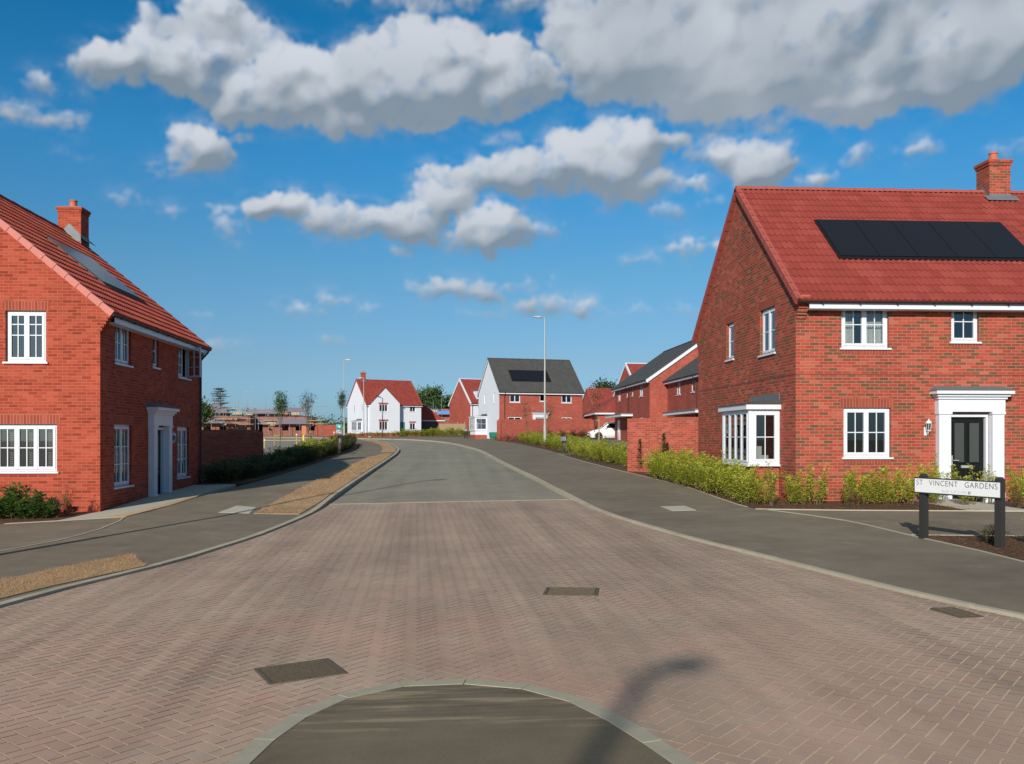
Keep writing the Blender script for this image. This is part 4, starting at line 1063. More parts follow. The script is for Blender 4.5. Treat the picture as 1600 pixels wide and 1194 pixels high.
# ================================================================ NEAR HOUSES
GEO = dict(rows=2, cols=2)
rz_r = -.0
house('brick_house', (8.25, 20.32, zg(8.25, 20.32) + .0), 0, 'brown-flecked red brick house with bay window and black door, behind the street name sign',
      L=8.75, Wd=8.05, eaves=4.98, ridge=8.60, brick='brick_multi', tiles='pantile', verge='verge_red',
      front=[(1.11, 3.70, 1.15, 1.12, dict(lights=2, cols=2, rows=2, curtain='sides')), (3.80, 3.86, .68, .98, dict(cols=2, rows=2)), (6.3, 3.70, 1.15, 1.12, dict(lights=2, cols=2, rows=2, curtain='sides')),
             (1.16, 1.10, 1.15, 1.18, dict(lights=2, cols=2, rows=2)), (6.3, 1.10, 1.15, 1.18, dict(lights=2, cols=2, rows=2))],
      gable=[(1.32, 3.72, 1.05, 1.18, dict(lights=2, cols=1, rows=2, curtain='left')), (4.50, 3.84, .64, 1.06, dict(cols=1, rows=2))],
      bay=(1.0, 3.05, .78), door=(3.72, 'dark_door', 'l'), chimney=(7.12, .62, .62, 9.46, 0), solar=(1.58, 5, 1.01, 1.95, 3.85), downpipes=[])
house('brick_house', (-8.20, 21.28, zg(-8.2, 21.3) - .03), 90, 'orange-red brick house with pink verge tiles, its sunlit gable by the left verge',
      L=8.45, Wd=8.3, eaves=4.98, ridge=8.50, brick='brick_left', tiles='pantile_dark', verge='verge_pink',
      front=[(.95, 3.70, 1.10, 1.06, dict(lights=2, cols=2, rows=2, curtain='left')), (3.74, 3.82, .50, .93, dict(cols=1, rows=2, curtain='full')), (6.05, 3.70, 1.20, 1.06, dict(lights=2, cols=2, rows=3, openlast=True)),
             (.88, .61, 1.22, 1.56, dict(lights=2, cols=2, rows=3)), (5.95, .61, 1.22, 1.56, dict(lights=2, cols=2, rows=3))],
      gable=[(1.25, 3.63, .93, 1.21, dict(lights=2, cols=2, rows=3, rowpos=[.53, .79])), (1.00, 1.04, 1.44, 1.12, dict(lights=3, cols=2, rows=2, curtain='shutter')), (4.6, 3.63, .93, 1.21, dict(lights=2, cols=2, rows=3))],
      door=(3.66, 'dark_door', 'r'), chimney=(7.62, .62, .72, 9.25, -.25), solar=(3.0, 3, .98, 1.9, 3.8), downpipes=[(8.30, 0, .1)], stringline=False)

# ================================================================ FARTHER HOUSES
house('brick_house', (5.35, 89.3, zg(5.4, 89.3) - .0), 13, 'red brick house with white rendered gable and grey slate roof, beyond the tall lamp post',
      L=9.1, Wd=8.1, eaves=4.96, ridge=8.55, brick='brick_far', gable_wall='render', tiles='slate', tilekind='slate', verge='slate', corbel=False,
      front=[(1.1, 3.72, 1.15, 1.1, dict(lights=2, cols=1, rows=1, curtain='full')), (4.35, 3.85, .68, .95, dict(rows=1)), (6.75, 3.72, 1.15, 1.1, dict(lights=2, cols=1, rows=1, curtain='full')),
             (.9, .95, 1.5, 1.3, dict(lights=2, rows=1)), (6.75, .95, 1.15, 1.3, dict(lights=2, rows=1))],
      gable=[(1.6, 3.7, .5, 1.1, dict(rows=1)), (5.2, 3.7, .5, 1.1, dict(rows=1))], bay=(4.6, 6.9, 1.35, 'render'), door=(3.9, 'dark_door', 'l'), solar=(1.75, 4, 1.05, 1.9, 3.7), downpipes=[(.55, 0, .1)],
      detail=False, stringline=False, soldier=False, bargeboard=True)
wh = house('white_house', (-11.9, 130.6, zg(-11.9, 130.6) + .05), 26, 'white rendered house with red roof, front cross gable and brick chimney, at the road bend',
      L=8.9, Wd=8.1, eaves=4.95, ridge=8.7, brick='render', tiles='pantile', tilekind='slate', verge='verge_red', corbel=False,
      front=[(7.0, 3.75, .95, 1.1, dict(lights=2, rows=1)), (7.0, 1.0, .95, 1.1, dict(lights=2, rows=1))],
      gable=[(1.6, 3.7, .5, 1.1, dict(rows=1)), (4.9, 3.7, .5, 1.1, dict(rows=1))], bay=(1.8, 4.1, .8, 'render'), chimney=(.75, .62, .62, 9.75, 0), plinth=.55, downpipes=[(.12, 0, .1)],
      detail=False, stringline=False, soldier=False)
def cross_gable(t, x0, x1, p, eaves, apex, roofmat, wins, brick, back):
    """a forward-facing gable on the front of house t, its roof running back into the main slope"""
    xm = (x0 + x1) / 2; wb = MB()
    hs_ = [(w[0] - x0, w[0] - x0 + w[2], w[1], w[1] + w[3]) for w in wins]
    wall_panel(wb, (x0, -p, 0), (1, 0, 0), (0, -1, 0), x1 - x0, eaves, hs_)
    wb.face([(x0, -p, eaves), (x1, -p, eaves), (xm, -p, apex - .1)], [(x0, eaves), (x1, eaves), (xm, apex)])
    for xx, s in ((x0, -1), (x1, 1)):
        q = [(xx, -.003, -.35), (xx, -p, -.35), (xx, -p, eaves), (xx, -.003, eaves)]
        wb.face(q if s < 0 else q[::-1])
    g = wb.build('front_gable', M[brick], t)
    for w in wins:
        window(g, (w[0], -p, w[1]), ((1, 0, 0), (0, -1, 0)), w[2], w[3], lights=3, rows=1, detail=False)
    sl = MB(); th = .09; o = .18
    tn = (apex - eaves) / (xm - x0)
    for s in (-1, 1):
        xe = x0 - o if s < 0 else x1 + o; ze_ = eaves - o * tn
        A = [(xe, -p - .12, ze_), (xm, -p - .12, apex), (xm, back, apex), (xe, .1, ze_)]
        B_ = [(x, y, z + th) for x, y, z in A]
        sl.hull(A if s < 0 else A[::-1], B_ if s < 0 else B_[::-1]) 
    sl.build('gable_roof', M[roofmat], g)
    lm = MB()
    for w in wins: lm.box(w[0] - .1, w[0] + w[2] + .1, -p - .012, -p - .003, w[1] + w[3] + .01, w[1] + w[3] + .24)
    lm.build('lintel', M['brick_far_s'], g)
    pb = MB(); pb.box(x0 - .02, x1 + .02, -p - .02, -p - .003, -.35, .55); pb.build('plinth', M['brick_far'], g)
    return g
cross_gable(wh, .35, 5.0, .9, 4.95, 7.35, 'pantile', [(1.7, 3.7, 1.35, 1.1), (1.7, .95, 1.35, 1.35)], 'render', 2.9)
pb = MB(); pb.box(5.25, 6.15, -.05, .0, .05, 2.2); pb.build('door', M['teal_door'], wh)
lb2 = MB(); lb2.box(6.9, 8.05, -.012, -.003, 2.12, 2.32); lb2.build('lintel', M['brick_far_s'], wh)
hc = house('brick_house', (3.6, 133, zg(3.6, 133) + .05), 23, 'red brick house with white front and box dormer, left of the slate-roofed house',
      L=9.0, Wd=8.1, eaves=4.95, ridge=8.75, brick='render', gable_wall='brick_far', tiles='pantile', tilekind='slate', verge='white', corbel=False,
      front=[(1.3, 3.75, 1.0, 1.1, dict(lights=2, rows=1)), (1.3, 1.0, 1.0, 1.1, dict(lights=2, rows=1)), (6, 3.75, 1.0, 1.1, dict(lights=2, rows=1))],
      gable=[(1.9, .9, .5, 1.15, dict(rows=1)), (4.6, .9, .5, 1.15, dict(rows=1))], downpipes=[(.3, 0, .1)], detail=False, stringline=False, soldier=False, bargeboard=True)
dm = MB(); dm.box(1.2, 2.7, .15, 2.6, 5.45, 6.75); d1 = dm.build('dormer', M['white'], hc)
dm = MB(); dm.box(1.05, 2.85, .0, 2.9, 6.755, 6.85); dm.build('dormer_roof', M['lead'], d1)
dm = MB(); dm.box(1.4, 1.9, .135, .148, 5.65, 6.55); dm.box(2.0, 2.5, .135, .148, 5.65, 6.55); dm.build('pane', M['car_glass'], d1)
cn = MB(); cn.box(.5, 3.6, -.8, -.003, 2.35, 2.5); cn.build('canopy', M['lead'], hc)

# two attached slate-roofed houses on the right, eaves towards the road
def west_house(loc, L, label, wins, W_=8.8, ridge=8.15, canopy=None, door=None, ridge_off=0):
    # local frame turned so that the front faces -X: rotate by -90 degrees (local x runs towards -Y in the world)
    t = house('brick_house', loc, -90, label, L=L, Wd=W_, eaves=4.95, ridge=ridge, brick='brick_far', tiles='slate', tilekind='slate', verge='slate', corbel=False,
              front=wins, detail=False, stringline=False, soldier=False, bargeboard=True, downpipes=[(canopy[2], 0, .1)] if canopy else [])
    if canopy:
        c = MB(); c.box(canopy[0], canopy[1], -.95, -.003, 2.28, 2.45); c.build('canopy', M['white'], t)
        c = MB(); c.box(canopy[0] - .05, canopy[1] + .05, -1.0, -.003, 2.453, 2.52); c.build('canopy_roof', M['lead'], t)
    if door:
        c = MB(); c.box(door, door + .95, -.05, -.003, .05, 2.1); c.build('door', M['white'], t)
    return t
S1_ = dict(lights=1, rows=1); S2_ = dict(lights=2, rows=1, cols=1)
west_house((14.8, 76.6, zg(14.8, 70) - .15), 13.3, 'red brick house with grey slate roof and white verge, before the white parked car',
           [(1.4, 3.72, 1.1, 1.1, S2_), (5.0, 3.9, .6, .9, S1_), (7.0, 3.9, .6, .9, S1_), (9.9, 3.72, 1.15, 1.1, S2_), (9.9, 1.0, 1.15, 1.15, S2_)], canopy=(.6, 7.5, 6.0), door=1.5)
west_house((16.1, 63.25, zg(16.1, 60) - .1), 13.0, 'red brick house with slate roof set back behind the right-hand garden wall',
           [(2.5, 3.72, 1.15, 1.1, S2_), (6.2, 3.72, .8, 1.1, S1_), (10, 3.72, 1.15, 1.1, S2_)], W_=8.6, ridge=8.05, canopy=(2.5, 10.5, 7.6))
house('brick_house', (22.0, 99.6, zg(22, 100) + .1), 9, 'red-roofed brick house with white verge rising behind the slate-roofed pair', L=9, Wd=8.1, eaves=4.95, ridge=8.65, brick='brick_far', tiles='pantile', tilekind='slate', verge='white',
      corbel=False, detail=False, stringline=False, soldier=False, bargeboard=True, gable=[(3.7, 3.9, .6, .9, S1_)])
he = house('brick_house', (19.0, 112.0, zg(19, 112) + .1), 8, 'low red-roofed brick house with small white-edged gable, beyond the garage', L=9.5, Wd=6.4, eaves=3.3, ridge=6.1, brick='brick_far', tiles='pantile', tilekind='slate', verge='verge_red',
      corbel=False, detail=False, stringline=False, soldier=False, front=[(.3, 1.2, 1.5, 1.5, dict(lights=3, rows=2)), (4, 1.2, 1.2, 1.2, S2_)])
g_ = MB(); g_.hull([(2.2, -.3, 3.2), (4.4, -.3, 3.2), (4.4, -.3, 4.2), (3.3, -.3, 5.3), (2.2, -.3, 4.2)], [(2.2, 2.2, 3.2), (4.4, 2.2, 3.2), (4.4, 2.2, 4.2), (3.3, 2.2, 5.3), (2.2, 2.2, 4.2)]); g1 = g_.build('front_gable', M['brick_far'], he)
g_ = MB()
for s in (-1, 1):
    A = [(3.3, -.36, 5.45), (3.3 + s * 1.35, -.36, 4.05), (3.3 + s * 1.35, -.36, 3.9), (3.3, -.36, 5.3)]; g_.hull(A, [(x, y + .05, z) for x, y, z in A])
g_.build('bargeboard', M['white'], g1)
# garages
def garage(name, loc, rz, label, L, Wd, eaves, ridge, hip=False, openfront=None):
    t = thing(name, loc, rz, label, 'garage'); wb = MB()
    holes = [openfront] if openfront else []
    wall_panel(wb, (0, 0, 0), (1, 0, 0), (0, -1, 0), L, eaves, holes)
    wall_panel(wb, (0, Wd, 0), (0, -1, 0), (-1, 0, 0), Wd, eaves, []); wall_panel(wb, (L, 0, 0), (0, 1, 0), (1, 0, 0), Wd, eaves, []); wall_panel(wb, (L, Wd, 0), (-1, 0, 0), (0, 1, 0), L, eaves, [])
    if not hip:
        for xx in (0, L):
            q = [(xx, Wd, eaves), (xx, 0, eaves), (xx, Wd / 2, ridge - .08)]; wb.face(q if xx == 0 else q[::-1], [(0, eaves), (Wd, eaves), (Wd / 2, ridge)])
    wb.build('wall', M['brick_far'], t); o = .3; m = Wd / 2; rb = MB(); z0 = eaves - .05
    i_ = m if hip else -o
    A = [(-o, -o, z0), (L + o, -o, z0), (L + o, Wd + o, z0), (-o, Wd + o, z0)]; Ra, Rb_ = (i_, m, ridge), (L - i_, m, ridge)
    rb.face([A[0], A[1], Rb_, Ra]); rb.face([A[2], A[3], Ra, Rb_]); rb.face([A[3], A[0], Ra]); rb.face([A[1], A[2], Rb_]); rb.face(A[::-1])
    r = rb.build('roof', M['pantile'], t)
    fb = MB(); fb.box(-o, L + o, -o - .02, -o - .003, z0 - .16, z0 - .01); fb.box(-o, L + o, Wd + o + .003, Wd + o + .02, z0 - .16, z0 - .01)
    if hip:
        fb.box(-o - .02, -o - .003, -o, Wd + o, z0 - .16, z0 - .01); fb.box(L + o + .003, L + o + .02, -o, Wd + o, z0 - .16, z0 - .01)
    fb.build('fascia', M['white'], t)
    if openfront:
        c = MB(); c.box(openfront[0] + .003, openfront[1] - .003, .14, .18, .0, openfront[3] - .003); c.build('garage_door', M['black'], t)
    return t
garage('garage', (15.0, 95.0, zg(14, 86) + .05), -93, 'brick garage with red hipped roof and white fascia, behind the white car', 12.0, 5.6, 2.45, 4.4, hip=True)
garage('garage', (-6.6, 140.0, zg(-5, 140) + .05), 2, 'brick garage with hipped roof in the shade of the white rendered house', 6.0, 5.6, 2.45, 4.9, hip=True, openfront=(2.2, 5.2, 0, 2.1))

# ================================================================ GARDEN WALLS
def garden_wall(pts, h, label, mat='brick_far', piers=True, th=.22):
    x, y = pts[0]; t = thing('garden_wall', (x, y, zg(x, y)), 0, label, 'wall'); z0 = zg(x, y)
    wb, cb_ = MB(), MB(); s = 0
    for (ax, ay), (bx, by) in zip(pts, pts[1:]):
        L = math.hypot(bx - ax, by - ay); d = Vector((bx - ax, by - ay, 0)) / L; n = Vector((d.y, -d.x, 0)) * th / 2
        za, zb = zg(ax, ay) - z0, zg(bx, by) - z0; zt = (za + zb) / 2 + h
        a = Vector((ax - x, ay - y, 0)); b = Vector((bx - x, by - y, 0))
        if (ax, ay) != pts[0]: a = a - d * .042
        if (bx, by) != pts[-1]: b = b + d * .042
        def q(p, z, k): return (p.x + n.x * k, p.y + n.y * k, z)
        for k in (1, -1):
            f = [q(a, za - .3, k), q(b, zb - .3, k), q(b, zt, k), q(a, zt, k)]; uv = [(s, za - .3), (s + L, zb - .3), (s + L, zt), (s, zt)]
            wb.face(f if k == 1 else f[::-1], uv if k == 1 else uv[::-1])
        for p, z, e in ((a, za, 0), (b, zb, 1)):
            wb.face([q(p, z - .3, -1), q(p, z - .3, 1), q(p, zt, 1), q(p, zt, -1)])
        A = [q(a - d * .0, zt + .003, 1.08), q(b, zt + .003, 1.08), q(b, zt + .003, -1.08), q(a, zt + .003, -1.08)]; B_ = [(x_, y_, z_ + .11) for x_, y_, z_ in A]
        cb_.face(A[::-1]); 
        nL = [(0, 0), (L, 0), (L, .225), (0, .225)]
        cb_.face(B_, nL)
        for i in range(4):
            cb_.face([A[i], A[(i + 1) % 4], B_[(i + 1) % 4], B_[i]], nL)
        if piers:
            for p in ((a, b) if (ax, ay) == pts[0] else (b,)):
                wb.box(p.x - .17, p.x + .17, p.y - .17, p.y + .17, -.3, zt + .0)
        s += L
    wb.build('brickwork', M[mat], t); cb_.build('coping', M[mat + '_s'], t); return t
garden_wall([(6.62, 31.6), (8.0, 30.45), (13.5, 30.42)], 1.93, 'angled brick garden wall behind the lime green hedge, left of the bay window', 'brick_wall', False)
garden_wall([(4.75, 80.0), (9.2, 81.5), (13.8, 83)], 1.85, 'long red brick garden wall in front of the slate-roofed house', 'brick_far')
garden_wall([(-8.2, 38.8), (-11.0, 38.8), (-15, 38.8)], 1.68, 'dark shaded brick garden wall beyond the left house', 'brick_far')
garden_wall([(-22.0, 150), (-18.4, 150.6)], 1.75, 'red brick garden wall beside the far white house', 'brick_far')

# ================================================================ PLANTS
def add_stem(mb, p, d, ln, r, rr, n=4, bend=.25, seg=4):
    pts = [Vector(p)]; d = Vector(d).normalized()
    for k in range(n):
        d = (d + Vector((rr.uniform(-bend, bend), rr.uniform(-bend, bend), rr.uniform(-.05, .15)))).normalized(); pts.append(pts[-1] + d * ln / n)
    mb.tube(pts, [r * (1 - .75 * k / n) for k in range(n + 1)], seg, cap=False); return pts
def leaf(mb, p, d, up, l, w):
    """a folded four-cornered leaf"""
    s = d.cross(up)
    if s.length < 1e-4: s = Vector((1, 0, 0))
    s.normalize(); n = s.cross(d).normalized()
    a, b, c, e = p, p + d * l * .5 + s * w * .5 + n * w * .15, p + d * l, p + d * l * .5 - s * w * .5 + n * w * .15
    mb.face([a, b, c, e])
def shrub_mesh(seed, h, w, nstem, nleaf, ll, lw, upright=.6, base_bare=.12, col=(.5, .22)):
    rr = random.Random(seed); st, lf = MB(), MB(); rnd = []
    for k in range(nstem):
        a = rr.uniform(0, 6.28); q = rr.random() ** .5; sp = w * .5 * q
        d = Vector((math.cos(a) * sp * (1 - upright * .5), math.sin(a) * sp * (1 - upright * .5), h)); L = h * rr.uniform(.62, 1.12) * (1 - .25 * q)
        p0 = Vector((math.cos(a) * sp * upright * .8, math.sin(a) * sp * upright * .8, -.03))
        st.tube([(0, 0, -.05), tuple(p0)], .008, 4, cap=False)
        pts = add_stem(st, p0, d, L, .009, rr, 5, .22)
        tone = rr.gauss(0, .10)
        for j in range(nleaf // nstem):
            t = base_bare + (1 - base_bare) * rr.random() ** .8; f = t * 5; i = min(4, int(f)); p = pts[i].lerp(pts[i + 1], f - i)
            b = rr.uniform(0, 6.28); dd = Vector((math.cos(b), math.sin(b), rr.uniform(-.15, .95))).normalized()
            off = dd * rr.uniform(0, .11) * (1.1 - t * .5) * (w / .9)
            leaf(lf, p + off, dd, Vector((rr.uniform(-.5, .5), rr.uniform(-.5, .5), 1)), ll * rr.uniform(.6, 1.25), lw * rr.uniform(.7, 1.2))
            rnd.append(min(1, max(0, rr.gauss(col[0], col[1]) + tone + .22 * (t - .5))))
    return st, lf, rnd
SHR = {}
def shrub_proto(key, name, leafmat, label, cat, group, *a, **k):
    t = thing(name, (0, 0, 0), 0, label, cat, group); st, lf, rnd = shrub_mesh(*a, **k)
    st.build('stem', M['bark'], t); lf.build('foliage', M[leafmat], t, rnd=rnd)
    SHR[key] = [t, False]
def place_shrub(key, x, y, rz, sc, label=None, group=None, dz=0):
    t0, used = SHR[key]
    t = t0 if not used else copy_tree(t0); SHR[key][1] = True
    t.location = (x, y, zg(x, y) + kh(y) + .01 + dz); t.rotation_euler = (0, 0, rz)
    t.scale = sc if isinstance(sc, tuple) else (sc, sc, sc)
    if label: t['label'] = label
    if group: t['group'] = group
    return t
rp = random.Random(21)
for i in range(4):
    shrub_proto(f'lime{i}', 'shrub', 'leaf_lime', 'x', 'shrub', 'x', 100 + i, .98, .9, 15, 2300, .066, .034, base_bare=.10)
for i in range(2):
    shrub_proto(f'thin{i}', 'shrub', 'leaf_lime', 'x', 'shrub', 'x', 140 + i, 1.0, .60, 9, 1000, .064, .032, base_bare=.16)
for i in range(3):
    shrub_proto(f'dark{i}', 'shrub', 'leaf_dark', 'x', 'shrub', 'x', 160 + i, 1.0, 1.1, 14, 1300, .085, .04, base_bare=.03)
shrub_proto('brown0', 'shrub', 'leaf_brown', 'x', 'shrub', 'x', 180, .9, .8, 9, 600, .06, .03, base_bare=.1)
shrub_proto('cherry0', 'shrub', 'leaf_green', 'x', 'shrub', 'x', 190, .80, 1.0, 14, 1300, .115, .065, upright=.75, base_bare=.06)
shrub_proto('cherry1', 'shrub', 'leaf_green', 'x', 'shrub', 'x', 191, .74, .98, 13, 1200, .115, .065, upright=.75, base_bare=.06)
shrub_proto('grass0', 'shrub', 'leaf_dark', 'x', 'shrub', 'x', 195, .62, .6, 22, 900, .10, .012, upright=.4, base_bare=.0)
G1, L1 = 'shrubs of the lime green hedge along the bay window side', 'bushy lime green shrub in the row below the bay window and garden wall'
y = 20.0; k = 0
while y < 28.9:
    for row in (0, 1):
        x = 7.12 + .68 * row + rp.uniform(-.08, .08) - .03 * (y - 19)
        if row == 1 and y < 23.8: continue
        if x > 8.0 and y > 19.9: x = 7.75
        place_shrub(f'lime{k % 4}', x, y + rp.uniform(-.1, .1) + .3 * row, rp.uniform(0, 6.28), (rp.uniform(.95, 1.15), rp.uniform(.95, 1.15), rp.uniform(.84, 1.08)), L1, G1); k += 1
    y += .62
G2, L2 = 'shrubs planted along the front of the right-hand house', 'lime green shrub in the mulched bed before the right-hand house front'
place_shrub('thin1', 7.38, 19.62, 1.1, (1.0, 1.0, .98), L1, G1)
for x, kk, sc in ((8.02, 'lime1', .78), (8.42, 'thin0', .92), (9.12, 'thin1', .80), (9.52, 'lime0', .95), (10.0, 'lime2', .82), (10.5, 'thin0', .9), (11.0, 'lime3', .9), (11.55, 'thin0', .95), (12.15, 'thin1', .75), (12.7, 'lime1', .85), (13.2, 'thin0', .85), (14.0, 'thin1', .8)):
    place_shrub(kk, x, 19.75 - .23 * (x - 8.3) + rp.uniform(-.15, .25), rp.uniform(0, 6.28), (sc * 1.05, sc * 1.05, sc * rp.uniform(1.02, 1.22)), L2, G2)
for x, y, sc in ((9.15, 19.2, .55), (12.3, 18.3, .55)):
    place_shrub('brown0', x, y, 1.3 * x, sc, 'small reddish brown shrub dying back among the lime green ones at the right-hand front bed', 'browning shrubs in the front bed')
G3, L3 = 'shrubs of the lime green hedge before the parked white car', 'lime green shrub in the hedge between footway and white parked car'
for i in range(15):
    y = 34.0 + i * .83; 
    place_shrub(f'lime{i % 4}', 6.95 + .35 * (i % 2) + .05 * (39 - y) + rp.uniform(-.1, .1), y, rp.uniform(0, 6.28), (1.2, 1.2, rp.uniform(.95, 1.12)), L3, G3)
G4, L4 = 'shrubs of the lime green hedge by the tall lamp post', 'lime green shrub in the hedge running past the tall right-hand lamp post'
for i in range(24):
    y = 49.3 + i * 1.05
    x = 6.9 - .012 * (y - 49) ** 1.1 + rp.uniform(-.15, .15) + .5 * (i % 2)
    place_shrub(f'lime{i % 4}', x, y, rp.uniform(0, 6.28), (1.5, 1.5, rp.uniform(.85, 1.1)), L4, G4)
G5, L5 = 'shrubs of the long dark hedge along the left footway', 'dark green shrub in the long hedge beside the left footway'
k = 0; y = 29.8
while y < 76:
    for row in (0, 1):
        bx_ = -6.95 - (0 if y < 60 else (y - 60) * .085) + (.0 if y > 40 else (40 - y) * -.035)
        place_shrub(f'dark{k % 3}', bx_ - .75 * row + rp.uniform(-.1, .1), y + .35 * row, rp.uniform(0, 6.28), (1.25, 1.25, rp.uniform(.8, 1.0) * (.82 if y < 39 else 1)), L5, G5); k += 1
    y += .95
for i in range(6):
    place_shrub(f'lime{i % 4}', -6.95 - rp.uniform(0, .8), 47 + i * .9 + (3 if i > 3 else 0), rp.uniform(0, 6.28), (1.4, 1.4, 1.12), 'yellow-green shrub breaking up the long dark left hedge', 'yellow-green shrubs in the left hedge')
for i in range(5):
    place_shrub('brown0', -6.8 - .12 * i, 53.5 + i * .8, rp.uniform(0, 6.28), (1.5, 1.5, 1.15), 'red-brown shrub in the left hedge beside the teal site sign', 'red-brown shrubs in the left hedge')
# far planting
G6, L6 = 'low shrubs in the bed before the far red brick house', 'low yellow-green shrub in the bed before the far red brick house and garage'
for i in range(15):
    place_shrub(f'lime{i % 4}', -6.5 + i * .75, 125.4 - i * .75 + rp.uniform(-.5, .5), rp.uniform(0, 6.28), (2.1, 2.1, rp.uniform(.9, 1.3)), L6, G6)
for i in range(7):
    place_shrub('lime%d' % (i % 4), -13.5 + i * 1.15, 126.9 + i * .5, rp.uniform(0, 6.28), (1.5, 1.2, .75), 'low shrub against the plinth of the white rendered house', 'shrubs against the white house')
for i in range(5):
    place_shrub('brown0', 4.6 + i * .75, 79.2 + .2 * i, rp.uniform(0, 6.28), (1.6, 1.4, .7), 'low brown shrub at the left foot of the long red garden wall', 'brown shrubs at the long garden wall')
for i in range(6):
    place_shrub('grass0', 8.6 + i * 1.05, 80.6 + .35 * i, rp.uniform(0, 6.28), (2, 2, 1.6), 'dark tuft growing at the foot of the long red garden wall', 'dark tufts at the long garden wall')
# left house front bed
LF = 'large-leaved green shrub under the shuttered window of the left house'
for i, (x, y, kk, sc) in enumerate(((-12.6, 19.95, 'cherry0', 1.0), (-11.85, 20.1, 'cherry1', 1.05), (-11.1, 20.0, 'cherry0', 1.15), (-10.35, 20.15, 'cherry1', 1.15), (-9.65, 20.3, 'cherry0', 1.05), (-9.15, 20.15, 'cherry1', .9))):
    place_shrub(kk, x, y, rp.uniform(0, 6.28), (sc, sc, sc * .95), LF, 'large-leaved shrubs under the shuttered window')
place_shrub('grass0', -8.78, 20.2, .5, (.95, .95, 1.0), 'dull green tufted shrub near the corner of the left house')
place_shrub('brown0', -8.62, 20.55, .9, (.6, .5, .95), 'spindly red-brown shrub at the very corner of the left house')
# by the street sign
place_shrub('grass0', 8.45, 13.1, .3, (.75, .75, .62), 'dry low olive shrub between the posts of the street name sign')
place_shrub('thin0', 9.05, 12.75, 2.0, (.95, .9, .85), 'thin green shrub behind the right post of the street name sign')
place_shrub('brown0', 9.6, 12.9, 1.0, (.7, .7, .6), 'straggling brown shrub right of the street name sign')
# two upright dark conifers at the wall
for (x, y, h, lab) in ((6.95, 31.2, 1.15, 'narrow dark green conifer at the left end of the brick garden wall'), (7.45, 29.75, 1.4, 'taller reddish narrow conifer against the brick garden wall')):
    t = thing('conifer', (x, y, zg(x, y) + kh(y)), 0, lab, 'shrub'); rr = random.Random(int(h * 100)); st, lf = MB(), MB(); rnd = []
    pts = add_stem(st, (0, 0, 0), (0, 0, 1), h, .02, rr, 5, .03)
    for j in range(700):
        tt = .08 + .92 * rr.random(); r_ = .17 * (1 - tt) ** .7 + .02; a = rr.uniform(0, 6.28); d = Vector((math.cos(a), math.sin(a), 1.2)).normalized()
        leaf(lf, Vector((math.cos(a) * r_ * rr.random(), math.sin(a) * r_ * rr.random(), tt * h)), d, Vector((0, 0, 1)), .07, .025); rnd.append(min(1, max(0, rr.gauss(.35, .2))))
    st.build('trunk', M['bark'], t); lf.build('foliage', M['leaf_dark'], t, rnd=rnd)

def grow(st, p, d, ln, r, depth, rr, tips, spread=.55, nb=3):
    n = 3; pts = [Vector(p)]; d = Vector(d).normalized()
    for k in range(n):
        d = (d + Vector((rr.uniform(-.14, .14), rr.uniform(-.14, .14), rr.uniform(-.04, .12)))).normalized(); pts.append(pts[-1] + d * ln / n)
    st.tube(pts, [r * (1 - .35 * k / n) for k in range(n + 1)], 6 if depth > 1 else 4, cap=False)
    if depth == 0: tips.append((pts[-1], d)); tips.append((pts[1], d)); return
    for b in range(nb):
        a = rr.uniform(0, 6.28); s = rr.uniform(spread * .5, spread); e = d.orthogonal().normalized(); f = d.cross(e)
        nd = (d * math.cos(s) + (e * math.cos(a) + f * math.sin(a)) * math.sin(s)).normalized()
        grow(st, pts[-1] if b < 2 else pts[2], nd, ln * rr.uniform(.6, .8), r * .6, depth - 1, rr, tips, spread, nb)
def tree(x, y, h, w, label, seed, mat='leaf_tree', depth=3, per=34, ll=.16, name='tree', trunk_h=.3, group=None, cl=.5, z=None, spread=.6, tr=.03):
    t = thing(name, (x, y, zg(x, y) if z is None else z), 0, label, 'tree', group); rr = random.Random(seed); st, lf = MB(), MB(); rnd = []; tips = []
    grow(st, (0, 0, -.1), (0, 0, 1), h * trunk_h, h * tr, 0, rr, [], spread)
    top = Vector((0, 0, h * trunk_h - .15))
    for b in range(5):
        a = b * 1.256 + rr.uniform(-.3, .3); s = rr.uniform(.15, spread)
        grow(st, top, (math.cos(a) * math.sin(s), math.sin(a) * math.sin(s), math.cos(s)), h * .26, h * tr * .55, depth - 1, rr, tips, spread)
    # squeeze the crown to its measured height and width
    mz = max(p.z for p, _ in tips); mr = max(math.hypot(p.x, p.y) for p, _ in tips); kz = (h - cl * .4 - top.z) / max(.1, mz - top.z); kr = (w / 2 - cl * .3) / mr
    def sq(v):
        v = Vector(v)
        if v.z > top.z: v.z = top.z + (v.z - top.z) * kz
        return Vector((v.x * kr, v.y * kr, v.z)) if math.hypot(v.x, v.y) > .001 else v
    st.v = [tuple(sq(v)) for v in st.v]
    for p, d in tips:
        p = sq(p); tone = rr.gauss(0, .14); c = cl * rr.uniform(.6, 1.3)
        for j in range(per):
            o = Vector((rr.gauss(0, 1), rr.gauss(0, 1), rr.gauss(0, .75))); o *= c * .42
            dd = Vector((rr.uniform(-1, 1), rr.uniform(-1, 1), rr.uniform(-.4, 1))).normalized()
            leaf(lf, p + o, dd, Vector((rr.uniform(-.6, .6), rr.uniform(-.6, .6), 1)), ll * rr.uniform(.6, 1.3), ll * .55); rnd.append(min(1, max(0, rr.gauss(.5, .2) + tone)))
    st.build('trunk', M['bark'], t); lf.build('crown', M[mat], t, rnd=rnd); return t
